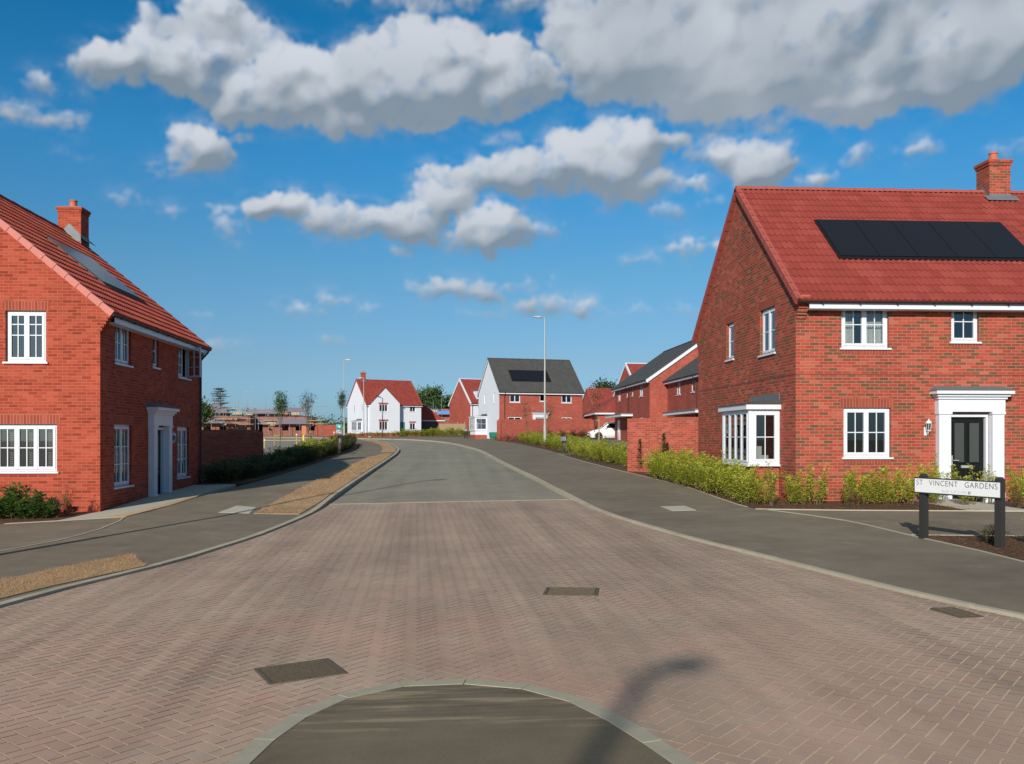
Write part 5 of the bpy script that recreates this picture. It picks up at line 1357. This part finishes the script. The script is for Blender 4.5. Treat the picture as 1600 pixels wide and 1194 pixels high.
def stake(t, h, x=.18):
    m = MB(); m.tube([(x, 0, -.1), (x, 0, h)], .035, 6); m.box(0, x, -.02, .02, h - .12, h - .07); m.build('stake', M['wood'], t)
a = tree(-11.8, 63.0, 4.25, 1.5, 'leafy dark young tree with a stake, nearer of the two left-hand street trees', 41, 'leaf_green', 3, 15, .12, cl=.34, trunk_h=.20, spread=.35, tr=.012); stake(a, 1.2, -.4)
a = tree(-10.8, 69.3, 4.4, 1.9, 'sparse-crowned young tree with bare twigs, farther of the two left-hand street trees', 42, 'leaf_dark', 3, 6, .12, cl=.30, trunk_h=.26, spread=.5, tr=.012); stake(a, 1.3)
a = tree(-10.0, 84.0, 5.0, 1.0, 'thin young tree beside the teal site sign in front of the white house gable', 43, 'leaf_dark', 3, 9, .14, cl=.35, trunk_h=.3, spread=.3, tr=.010); stake(a, 1.5)
a = tree(8.6, 50.2, 4.1, 1.0, 'staked young tree with brown leaves between the lamp post and the white car', 44, 'leaf_brown', 2, 9, .12, cl=.3, trunk_h=.42, spread=.3, tr=.008); stake(a, 2.0)
a = tree(7.7, 66.0, 3.2, 1.3, 'thin brown-leaved young tree just left of the tall lamp post, before the slate-roofed house', 45, 'leaf_brown', 2, 5, .12, cl=.3, trunk_h=.4, spread=.4, tr=.008)
a = tree(6.4, 70.0, 3.4, .9, 'thin young tree farthest left in front of the long garden wall', 46, 'leaf_dark', 2, 4, .12, cl=.3, trunk_h=.4, spread=.3, tr=.008)
tree(-4.3, 205, 11.5, 8.2, 'big dark green tree between the white rendered house and the red brick house', 51, 'leaf_tree', 4, 16, .62, cl=1.9, trunk_h=.18)
tree(.8, 212, 9.5, 6.5, 'lower green tree joined to the right of the big tree behind the far houses', 52, 'leaf_tree', 3, 34, .6, cl=1.8, trunk_h=.18)
tree(27.5, 150, 9.4, 5.5, 'green tree rising behind the roofs right of the tall lamp post', 53, 'leaf_dark', 3, 34, .5, cl=1.4, trunk_h=.2)
tree(-33.5, 120, 5.2, 4.6, 'round dark green tree at the edge of the left-hand house', 54, 'leaf_green', 3, 26, .4, cl=1.2, trunk_h=.15)
tree(-35, 190, 6.2, 6.5, 'pale green tree beyond the building site, behind the nearer street tree', 55, 'leaf_tree', 3, 20, .5, cl=1.4, trunk_h=.2)
# layered cedar on the left skyline
def cedar(x, y, h, label):
    t = thing('cedar_tree', (x, y, zg(x, y)), 0, label, 'tree'); rr = random.Random(61); st, lf = MB(), MB(); rnd = []
    st.tube([(0, 0, -.2), (.1, 0, h * .5), (.3, 0, h)], [.35, .22, .05], 8)
    for k in range(13):
        z = h * (.36 + .62 * k / 12); r_ = (3.6 if k % 4 else 2.4) * (1 - .72 * (k / 12)) + .5
        for b in range(4):
            a = rr.uniform(0, 6.28); L = r_ * rr.uniform(.65, 1.15); e = Vector((math.cos(a) * L, math.sin(a) * L, rr.uniform(-.1, .25)))
            st.tube([(0, 0, z), tuple(Vector((0, 0, z)) + e)], [.07, .02], 4, cap=False)
            for j in range(44):
                q = rr.random() ** .7; p = Vector((0, 0, z)) + e * q + Vector((rr.gauss(0, .28), rr.gauss(0, .28), rr.gauss(0, .10)))
                leaf(lf, p, Vector((rr.uniform(-1, 1), rr.uniform(-1, 1), .2)).normalized(), Vector((0, 0, 1)), .42, .2); rnd.append(min(1, max(0, rr.gauss(.35, .2))))
    st.build('trunk', M['bark'], t); lf.build('crown', M['leaf_dark'], t, rnd=rnd)
cedar(-56.5, 222, 11.3, 'layered dark cedar on the skyline above the building site')
def far_woods():
    mb = MB(); rnd = []; rr = random.Random(71)
    for k in range(170):
        x = -180 + 330 * rr.random(); y = 420 + rr.uniform(-30, 60); h = rr.uniform(5, 10) * (1 + .3 * math.sin(x * .05)); w = rr.uniform(7, 13)
        if -14 < x < 5: h *= .8
        z0 = zg(x, y)
        for j in range(200):
            o = Vector((rr.gauss(0, .3) * w, rr.gauss(0, .3) * w, abs(rr.gauss(.35, .3)) * h))
            if o.z > h: o.z = h * rr.random()
            leaf(mb, Vector((x, y, z0)) + o, Vector((rr.uniform(-1, 1), rr.uniform(-1, 1), rr.uniform(-.2, 1))).normalized(), Vector((0, 0, 1)), 1.7, 1.1); rnd.append(min(1, max(0, rr.gauss(.45, .25))))
    o = mb.build('treeline', M['leaf_tree'], rnd=rnd); o['kind'] = 'stuff'; o['label'] = 'distant line of trees along the horizon'; o['category'] = 'trees'
far_woods()

# ================================================================ STREET FURNITURE
def lamp_post(x, y, h, arm_az, label, arm=.75, r=.075, collar=True, dz=0):
    z = zg(x, y) + (kh(y) if abs(x) < 12 else 0) + dz; t = thing('lamp_post', (x, y, z), 0, label, 'lamp post', 'street lamp posts')
    m = MB(); m.tube([(0, 0, 0), (0, 0, 1.5), (0, 0, 1.55), (0, 0, h)], [r * 1.25, r * 1.25, r * .9, r * .55], 12); p = m.build('pole', M['steel'], t)
    if collar: c = MB(); c.tube([(0, 0, .0), (0, 0, .42)], r * 1.33, 12); c.build('base_sleeve', M['terracotta_dark'], p)
    c = MB(); c.box(-.045, .045, -r * 1.25 - .006, -r * 1.2, .55, 1.15); c.build('access_door', M['steel'], p)
    d = Vector((math.sin(R(arm_az)), math.cos(R(arm_az)), 0)); n = Vector((d.y, -d.x, 0))
    m = MB(); m.tube([(0, 0, h - .10), (0, 0, h + .02), tuple(d * .18 + Vector((0, 0, h + .04)))], [r * .7, r * .6, .035], 8); m.build('bracket', M['steel'], t)
    m = MB(); 
    def P(u, v, z_): return tuple(d * u + n * v + Vector((0, 0, z_)))
    a = [P(.12, -.05, h + .01), P(.12, .05, h + .01), P(.35, .14, h + .02), P(arm, .12, h + .035), P(arm + .06, 0, h + .04), P(arm, -.12, h + .035), P(.35, -.14, h + .02)]
    b = [P(.12, -.045, h + .09), P(.12, .045, h + .09), P(.35, .11, h + .12), P(arm, .09, h + .09), P(arm + .03, 0, h + .08), P(arm, -.09, h + .09), P(.35, -.11, h + .12)]
    m.hull(a[::-1] if False else a, b); hd = m.build('lamp_head', M['steel'], t)
    m = MB(); m.face([P(.36, -.10, h + .016), P(.36, .10, h + .016), P(arm - .06, .09, h + .028), P(arm - .06, -.09, h + .028)]); m.build('lens', M['lampglass'], hd)
    return t
M['terracotta_dark'] = plain('dark_red_base_paint', (.07, .025, .02), .7)
lamp_post(6.40, 57.0, 8.5, -90, 'tall grey lamp post rising from the right-hand hedge before the slate-roofed house')
lamp_post(-11.0, 95.0, 8.5, 95, 'grey lamp post beside the left hedge, just left of the white house gable')
lamp_post(-11.75, 125.2, 8.3, -80, 'grey lamp post standing directly in front of the white rendered house')
lamp_post(-7.62, 13.45, 8.35, 68, 'grey lamp post just outside the left edge, its long shadow crossing the road')
lamp_post(-5.75, -11.4, 8.5, 70, 'grey lamp post behind the viewpoint, its head shadow falling on the block paving', r=.10, arm=.52)
for i, (x, y, h) in enumerate(((-45.0, 205, 11), (-31, 260, 12), (-28.5, 262, 11), (-24, 265, 12), (-52, 230, 11), (-40, 250, 11))):
    lamp_post(x, y, h, 80, 'thin far-off lamp post above the building site on the left skyline', collar=False, r=.05, arm=.3)

def name_sign():
    p1, p2 = Vector((7.79, 13.92)), Vector((8.23, 12.62)); c = (p1 + p2) / 2; d = (p2 - p1); L = d.length; ang = math.atan2(d.y, d.x)
    z = zg(c.x, c.y) + kh(c.y); t = thing('street_name_sign', (c.x, c.y, z), 0, 'white street name plate reading ST VINCENT GARDENS on two dark posts', 'street sign'); t.rotation_euler = (0, 0, ang)
    for s in (-1, 1):
        m = MB(); x0 = s * L / 2; m.box(x0 - .055, x0 + .055, -.045, .045, -.15, 1.02); A = [(x0 - .055, -.045, 1.02), (x0 + .055, -.045, 1.02), (x0 + .055, .045, 1.02), (x0 - .055, .045, 1.02)]
        B_ = [(x0 - .03, -.025, 1.06), (x0 + .03, -.025, 1.06), (x0 + .03, .025, 1.06), (x0 - .03, .025, 1.06)]
        m.face(B_); [m.face([A[i], A[(i + 1) % 4], B_[(i + 1) % 4], B_[i]]) for i in range(4)]
        m.build('post', M['post_grey'], t, bevel=.004)
    a, b = -L / 2 - .13, L / 2 + .085; zl, zh = .74, 1.0; f = MB()
    f.box(a, b, -.075, -.048, zl, zh); pl = f.build('backing_frame', M['post_grey'], t, bevel=.008)
    m = MB(); m.box(a + .022, b - .022, -.080, -.0755, zl + .020, zh - .020); fc = m.build('name_plate', M['sign_white'], t, bevel=.004)
    def text(s, x, z_, size, mat, sp=1.0, w=None):
        cu = bpy.data.curves.new('lettering', 'FONT'); cu.body = s; cu.size = size; cu.align_x = 'CENTER'; cu.align_y = 'CENTER'; cu.extrude = .0008; cu.space_character = sp; cu.space_word = 1.5; cu.offset = -.001
        o = bpy.data.objects.new('lettering', cu); COL.objects.link(o); o.data.materials.append(M[mat]); o.parent = fc; o.rotation_euler = (R(90), 0, 0); o.location = (x, -.0815, z_)
        bpy.context.view_layer.update()
        if w: k = w / o.dimensions.x; o.scale = (k, 1, 1)
        bpy.context.view_layer.update()
        nm = bpy.data.meshes.new_from_object(o.evaluated_get(bpy.context.evaluated_depsgraph_get())); nm.name = 'lettering'
        q = bpy.data.objects.new('lettering', nm); COL.objects.link(q); q.parent = fc; q.rotation_euler = o.rotation_euler; q.location = o.location; q.scale = o.scale
        if not nm.materials: nm.materials.append(M[mat])
        bpy.data.objects.remove(o)
        return q
    cx = (a + b) / 2
    text('ST  VINCENT  GARDENS', cx, .915, .125, 'sign_ink', 1.12, (b - a) * .925)
    text('NOS 2-8 EVEN', cx - .02, .800, .058, 'sign_ink2', 1.1, .44)
    m = MB(); m.box(cx + .235, cx + .275, -.0822, -.0803, .780, .820); m.build('symbol', M['sign_red'], fc)
    m = MB(); m.box(cx + .242, cx + .268, -.0832, -.0824, .806, .813); m.box(cx + .251, cx + .259, -.0832, -.0824, .784, .806); m.build('symbol_bar', M['sign_white'], fc)
name_sign()
M['sign_grey'] = plain('grey_sign_back', (.36, .37, .42), .5)
def small_name_sign(x, y, rz, L, label):
    z = zg(x, y) + kh(y); t = thing('street_name_sign', (x, y, z), rz, label, 'street sign')
    for s in (-1, 1):
        m = MB(); m.box(s * L / 2 - .05, s * L / 2 + .05, -.045, .045, -.15, .98); m.build('post', M['post_grey'], t)
    m = MB(); m.box(-L / 2 - .1, L / 2 + .1, -.078, -.048, .70, .93); m.build('name_plate', M['sign_grey'], t)
small_name_sign(6.50, 48.2, -86, .95, 'low street name plate on two dark posts, seen edge-on before the lime green hedge')
small_name_sign(-6.35, 52.5, 92, .95, 'low street name plate on two dark posts, seen edge-on in the left hedge')
small_name_sign(2.1, 95.5, -70, .8, 'small pale sign on dark posts before the far red brick house')
def site_sign(x, y, label):
    z = zg(x, y); t = thing('site_sign', (x, y, z), 0, label, 'sign')
    m = MB(); m.box(-.03, .03, -.03, .03, -.1, 1.75); m.build('post', M['sign_white'], t)
    m = MB(); m.box(-.24, .24, -.055, -.031, 1.02, 1.30); m.build('white_panel', M['sign_white'], t)
    m = MB(); m.box(-.24, .24, -.055, -.031, 1.34, 1.80); p = m.build('teal_panel', M['sign_teal'], t)
    m = MB(); m.hull([(-.15, -.060, 1.57), (0, -.060, 1.46), (.15, -.060, 1.57), (0, -.060, 1.70)], [(-.15, -.056, 1.57), (0, -.056, 1.46), (.15, -.056, 1.57), (0, -.056, 1.70)]); m.build('emblem', M['sign_white'], p)
site_sign(-9.05, 74.6, 'teal and white panel sign on a white post above the left hedge')
def marker(x, y, label, orange=True):
    z = zg(x, y); t = thing('marker_post', (x, y, z), 0, label, 'post')
    m = MB(); m.box(-.06, .06, -.05, .05, -.1, 1.05); m.build('post', M['yellow'], t)
    m = MB(); m.box(-.12, .20, -.08, -.051, 1.05, 1.75); m.build('barrier_panel', M['orange'], t)
marker(-11.0, 68.2, 'orange barrier panel on a yellow post at the edge of the parking court')
for i, (x, y, h) in enumerate(((-13.5, 66, .85), (-12.5, 74, 1.1), (-9.9, 78, 1.2))):
    t = thing('timber_post', (x, y, zg(x, y)), 0, ('short timber post at the near kerb of the left parking court', 'pale timber post beyond the left hedge near the orange panel', 'pale timber post nearest the teal site sign')[i], 'post')
    m = MB(); m.box(-.06, .06, -.06, .06, -.1, h); m.build('shaft', M['wood'], t, bevel=.01)
    m = MB(); m.box(-.065, .065, -.065, .065, h - .16, h - .11); m.build('band', M['sign_white'], t)
# green box at the bay of the slate-roofed house
t = thing('grit_bin', (4.55, 84.3, zg(4.5, 84.3) + .1), 12, 'small green lidded bin at the left end of the long garden wall', 'bin')
m = MB(); m.hull([(-.35, -.22, 0), (.35, -.22, 0), (.35, .22, 0), (-.35, .22, 0)], [(-.42, -.28, .5), (.42, -.28, .5), (.42, .28, .5), (-.42, .28, .5)]); m.build('body', M['teal_door'], t)
m = MB(); m.hull([(-.45, -.31, .5), (.45, -.31, .5), (.45, .31, .5), (-.45, .31, .5)], [(-.38, -.20, .66), (.38, -.20, .66), (.38, .24, .66), (-.38, .24, .66)]); m.build('lid', M['teal_door'], t)

# ================================================================ CAR (white hatchback, nose to the left)
def car(x, y, rz, label):
    t = thing('parked_car', (x, y, zg(x, y) + kh(y) * 0 + .02), rz, label, 'car')
    Lc, Wc = 4.05, 1.74
    # body: stations along the length (nose at x=0), each with half width and section heights
    st = [(0.00, .62, .30, .52, .56), (.05, .74, .24, .62, .66), (.22, .82, .19, .70, .76), (.60, .86, .18, .76, .86), (1.05, .87, .18, .82, .95), (1.30, .87, .18, .86, .985), (2.2, .87, .18, .90, 1.00), (3.3, .87, .18, .93, 1.03), (3.75, .85, .22, .93, 1.04), (3.98, .80, .28, .90, 1.00), (4.05, .74, .34, .80, .86)]
    def sec(s):
        x_, hw, zb, zs, zt = s; return [(x_, -hw * .96, zb), (x_, -hw, (zb + zs) / 2), (x_, -hw * .985, zs), (x_, -hw * .90, zt), (x_, 0, zt + .025), (x_, hw * .90, zt), (x_, hw * .985, zs), (x_, hw, (zb + zs) / 2), (x_, hw * .96, zb)]
    bm = MB(); S_ = [sec(s) for s in st]
    for a, b in zip(S_, S_[1:]):
        for i in range(len(a) - 1): bm.face([a[i], a[i + 1], b[i + 1], b[i]][::-1], smooth=True)
        bm.face([a[0], b[0], b[-1], a[-1]][::-1])
    bm.face(S_[0]); bm.face(S_[-1][::-1])
    body = bm.build('body', M['car_white'], t, merge=True)
    # wheel arches cut by boolean-free dark discs would look painted: cut them out for real
    for wx in (.78, 3.30):
        cu = MB(); cu.tube([(wx, -1.2, .31), (wx, 1.2, .31)], .355, 28); c = cu.build('arch_cutter', M['black'], None, merge=True); c.location = t.location; c.rotation_euler = t.rotation_euler
        bpy.context.view_layer.update()
        md = body.modifiers.new('arch', 'BOOLEAN'); md.operation = 'DIFFERENCE'; md.solver = 'EXACT'; md.object = c
        bpy.context.view_layer.update(); dg = bpy.context.evaluated_depsgraph_get(); nm = bpy.data.meshes.new_from_object(body.evaluated_get(dg)); body.modifiers.clear(); body.data = nm; bpy.data.objects.remove(c)
    u = MB(); u.box(.25, 3.8, -.62, .62, .16, .60); u.build('underbody', M['black'], t)
    # cabin
    rf = [(.98, .78, .95), (1.10, .77, 1.02), (1.70, .67, 1.46), (2.25, .65, 1.53), (3.15, .63, 1.49), (3.62, .62, 1.38), (3.95, .70, 1.02)]
    cb_ = MB(); prev = None; ring = []
    for x_, hw, z_ in rf: ring.append([(x_, -hw, z_), (x_, 0, z_ + .03), (x_, hw, z_)])
    for a, b in zip(ring, ring[1:]):
        for i in (0, 1): cb_.face([a[i], a[i + 1], b[i + 1], b[i]][::-1], smooth=True)
    lowz = lambda x_: .95 + .03 * (x_ - 1.1) / 2.9 * 1.5
    for sgn in (-1, 1):
        for a, b in zip(rf, rf[1:]):
            q = [(a[0], sgn * .81, lowz(a[0])), (b[0], sgn * .81, lowz(b[0])), (b[0], sgn * b[1], b[2]), (a[0], sgn * a[1], a[2])]; cb_.face(q if sgn < 0 else q[::-1])
    cab = cb_.build('cabin', M['car_white'], t)
    def side(xa, xb, za, zb, sgn, nm='side_window'):
        f = lambda x_, z_: (x_, sgn * (.81 - (z_ - .97) * .30 + .012), z_); g = MB(); g.face([f(*p) for p in ([(xa[0], za), (xb[0], za), (xb[1], zb), (xa[1], zb)] if sgn < 0 else [(xa[1], zb), (xb[1], zb), (xb[0], za), (xa[0], za)])]); g.build(nm, M['car_glass'], cab)
    for sgn in (-1, 1):
        side((1.30, 1.78), (2.32, 2.32), 1.02, 1.39, sgn); side((2.40, 2.40), (3.20, 3.20), 1.02, 1.41, sgn); side((3.28, 3.28), (3.62, 3.50), 1.04, 1.36, sgn)
    g = MB(); g.face([(1.135, -.70, 1.065), (1.68, -.61, 1.462), (1.68, .61, 1.462), (1.135, .70, 1.065)][::-1]); g.build('windscreen', M['car_glass'], cab)
    g = MB(); g.face([(3.935, -.60, 1.06), (3.66, -.54, 1.37), (3.66, .54, 1.37), (3.935, .60, 1.06)]); g.build('rear_window', M['car_glass'], cab)
    for sgn in (-1, 1):
        h = MB(); h.hull([(.055, sgn * .50, .58), (.20, sgn * .80, .60), (.42, sgn * .862, .70), (.40, sgn * .82, .79), (.10, sgn * .52, .68)], [(.12, sgn * .50, .58), (.26, sgn * .76, .60), (.46, sgn * .80, .70), (.44, sgn * .78, .79), (.16, sgn * .52, .68)])
        h.build('headlight', M['car_glass'], t)
        m = MB(); m.box(1.28, 1.43, sgn * .84, sgn * 1.0, .97, 1.10); m.build('mirror', M['car_white'], t, bevel=.03)
        for k, xh in enumerate((2.15, 3.05)):
            m = MB(); m.box(xh, xh + .17, sgn * .866, sgn * .895, .84, .865); m.build('handle', M['car_white'], t)
        m = MB(); m.box(2.35, 2.358, sgn * .860, sgn * .878, .28, .93); m.build('door_seam', M['black'], t)
    g = MB(); g.box(-.012, .03, -.50, .50, .54, .60); g.build('grille', M['black'], t)
    g = MB(); g.box(-.015, .05, -.56, .56, .27, .40); g.build('lower_grille', M['black'], t)
    for wx in (.78, 3.30):
        for sgn in (-1, 1):
            w = MB(); pr = [(.20, -.10), (.29, -.10), (.315, -.07), (.315, .07), (.29, .10), (.20, .10)]
            n = 24
            for (r0, o0), (r1, o1) in zip(pr, pr[1:]):
                for k in range(n):
                    a, b = 2 * math.pi * k / n, 2 * math.pi * (k + 1) / n
                    w.face([(wx + r0 * math.cos(a), sgn * .76 + o0, .315 + r0 * math.sin(a)), (wx + r1 * math.cos(a), sgn * .76 + o1, .315 + r1 * math.sin(a)), (wx + r1 * math.cos(b), sgn * .76 + o1, .315 + r1 * math.sin(b)), (wx + r0 * math.cos(b), sgn * .76 + o0, .315 + r0 * math.sin(b))], smooth=True)
            wh_ = w.build('wheel', M['tyre'], t)
            r_ = MB(); yy = sgn * .76 + sgn * .06
            r_.tube([(wx, yy - sgn * .02, .315), (wx, yy, .315)], .06, 12)
            for k in range(5):
                a = 2 * math.pi * k / 5; c_, s_ = math.cos(a), math.sin(a); r_.hull([(wx - s_ * .03, yy - .02, .315 + c_ * .03), (wx + s_ * .03, yy - .02, .315 - c_ * .03), (wx + c_ * .2 + s_ * .02, yy - .02, .315 + s_ * .2 - c_ * .02), (wx + c_ * .2 - s_ * .02, yy - .02, .315 + s_ * .2 + c_ * .02)],
                    [(wx - s_ * .03, yy, .315 + c_ * .03), (wx + s_ * .03, yy, .315 - c_ * .03), (wx + c_ * .2 + s_ * .02, yy, .315 + s_ * .2 - c_ * .02), (wx + c_ * .2 - s_ * .02, yy, .315 + s_ * .2 + c_ * .02)])
            r_.build('rim', M['alloy'], wh_)
    t.scale = (1, 1, 1.07); return t
car(12.62, 77.6, 3, 'white hatchback parked nose left beyond the lime green hedge')
# a blue car roof over the left garden wall is only a sliver: a parked car in the court
M['brick_site'] = brick_mat('dusty_site_brick', [(0, (.24, .085, .06)), (1, (.36, .13, .10))], (.36, .25, .19))
M['pole_dim'] = plain('dull_scaffold_pole', (.26, .27, .30), .7)
M['board'] = plain('scaffold_board', (.42, .36, .27), .9, var=.2)
def site_house(x, y, rz, L, Wd, H, label, seed, roof=False, sheet='purple'):
    rr = random.Random(seed)
    t = thing('unfinished_house', (x, y, zg(x, y)), rz, label, 'building'); wb = MB(); hs_ = [(1.0 + 2.2 * i, 2.0 + 2.2 * i, .9, 2.1) for i in range(int((L - 1) // 2.2))]
    wall_panel(wb, (0, 0, 0), (1, 0, 0), (0, -1, 0), L, H, hs_); wall_panel(wb, (0, Wd, 0), (0, -1, 0), (-1, 0, 0), Wd, H, []); wall_panel(wb, (L, 0, 0), (0, 1, 0), (1, 0, 0), Wd, H, []); wall_panel(wb, (L, Wd, 0), (-1, 0, 0), (0, 1, 0), L, H, [])
    wb.build('wall', M['brick_site'], t)
    fl = MB(); fl.box(.1, L - .1, .1, Wd - .1, 2.45, 2.7); fl.build('floor_deck', M['wood'], t)
    for i in range(int(L // 2.1)):
        xx = .6 + 2.1 * i; hh = rr.uniform(.9, 1.9); bl = MB(); bl.box(xx, xx + 1.5, .3, 1.1, H + .003, H + .003 + hh * .5); bl.build('block_stack', M['brick_site' if i % 2 else 'board'], t)
    s = thing('scaffold', (x, y, zg(x, y)), rz, 'steel pole scaffold wrapped round the ' + label, 'scaffold', 'scaffolds on the building site')
    for i in range(int(L // 1.7) + 2):
        xx = -.6 + i * 1.7; hh = H + rr.uniform(1.2, 3.4); p = MB(); p.tube([(xx, -.9, 0), (xx, -.9, hh)], .035, 5); p.build('pole', M['pole_dim'], s)
    for zz in (2.0, 4.0):
        b = MB(); b.box(-.8, L + .8, -1.15, -.35, zz, zz + .06); b.build('board', M['board'], s)
        b = MB(); b.tube([(-.8, -.96, zz + 1.0), (L + .8, -.96, zz + 1.0)], .035, 5); b.build('rail', M['pole_dim'], s)
        if rr.random() < .8:
            a0 = rr.uniform(0, L * .3); b = MB(); b.box(a0, a0 + L * .5, -1.19, -1.17, zz + .05, zz + .75); b.build('sheeting', M[sheet], s)
site_house(-47, 158, 4, 12, 8, 3.4, 'half-built brick house left of the cedar', 81)
site_house(-38, 166, -3, 12, 8, 3.6, 'half-built brick house under the cedar', 82)
site_house(-31, 150, 5, 10, 8, 1.7, 'half-built low brick shell right of the nearer street tree', 83)
site_house(-38, 128, 0, 8, 6, 1.6, 'knee-high brick shell nearest the parking court', 84)
site_house(-3.8, 178, 0, 9, 7, 4.4, 'half-built house between the white and red brick houses', 85, sheet='blue_sheet')
def fence(x0, y0, x1, y1, h, label):
    L = math.hypot(x1 - x0, y1 - y0); t = thing('timber_fence', (x0, y0, zg(x0, y0)), math.degrees(math.atan2(y1 - y0, x1 - x0)), label, 'fence')
    m = MB(); n = int(L / .14)
    for i in range(n): m.box(i * .14, i * .14 + .13, -.012, .012, .05, h)
    m.build('panel', M['fence'], t)
    for i in range(int(L // 2) + 1):
        p = MB(); p.box(i * 2 - .05, i * 2 + .05, .013, .11, -.1, h + .05); p.build('post', M['fence'], t)
fence(-1.2, 137, 3.0, 134.5, 1.8, 'timber fence between the shaded garage and the far red brick house')

# remove prototypes that were never placed
for k_, (t_, used_) in SHR.items():
    if not used_:
        for c_ in [o for o in bpy.data.objects if o.parent == t_]: bpy.data.objects.remove(c_)
        bpy.data.objects.remove(t_)
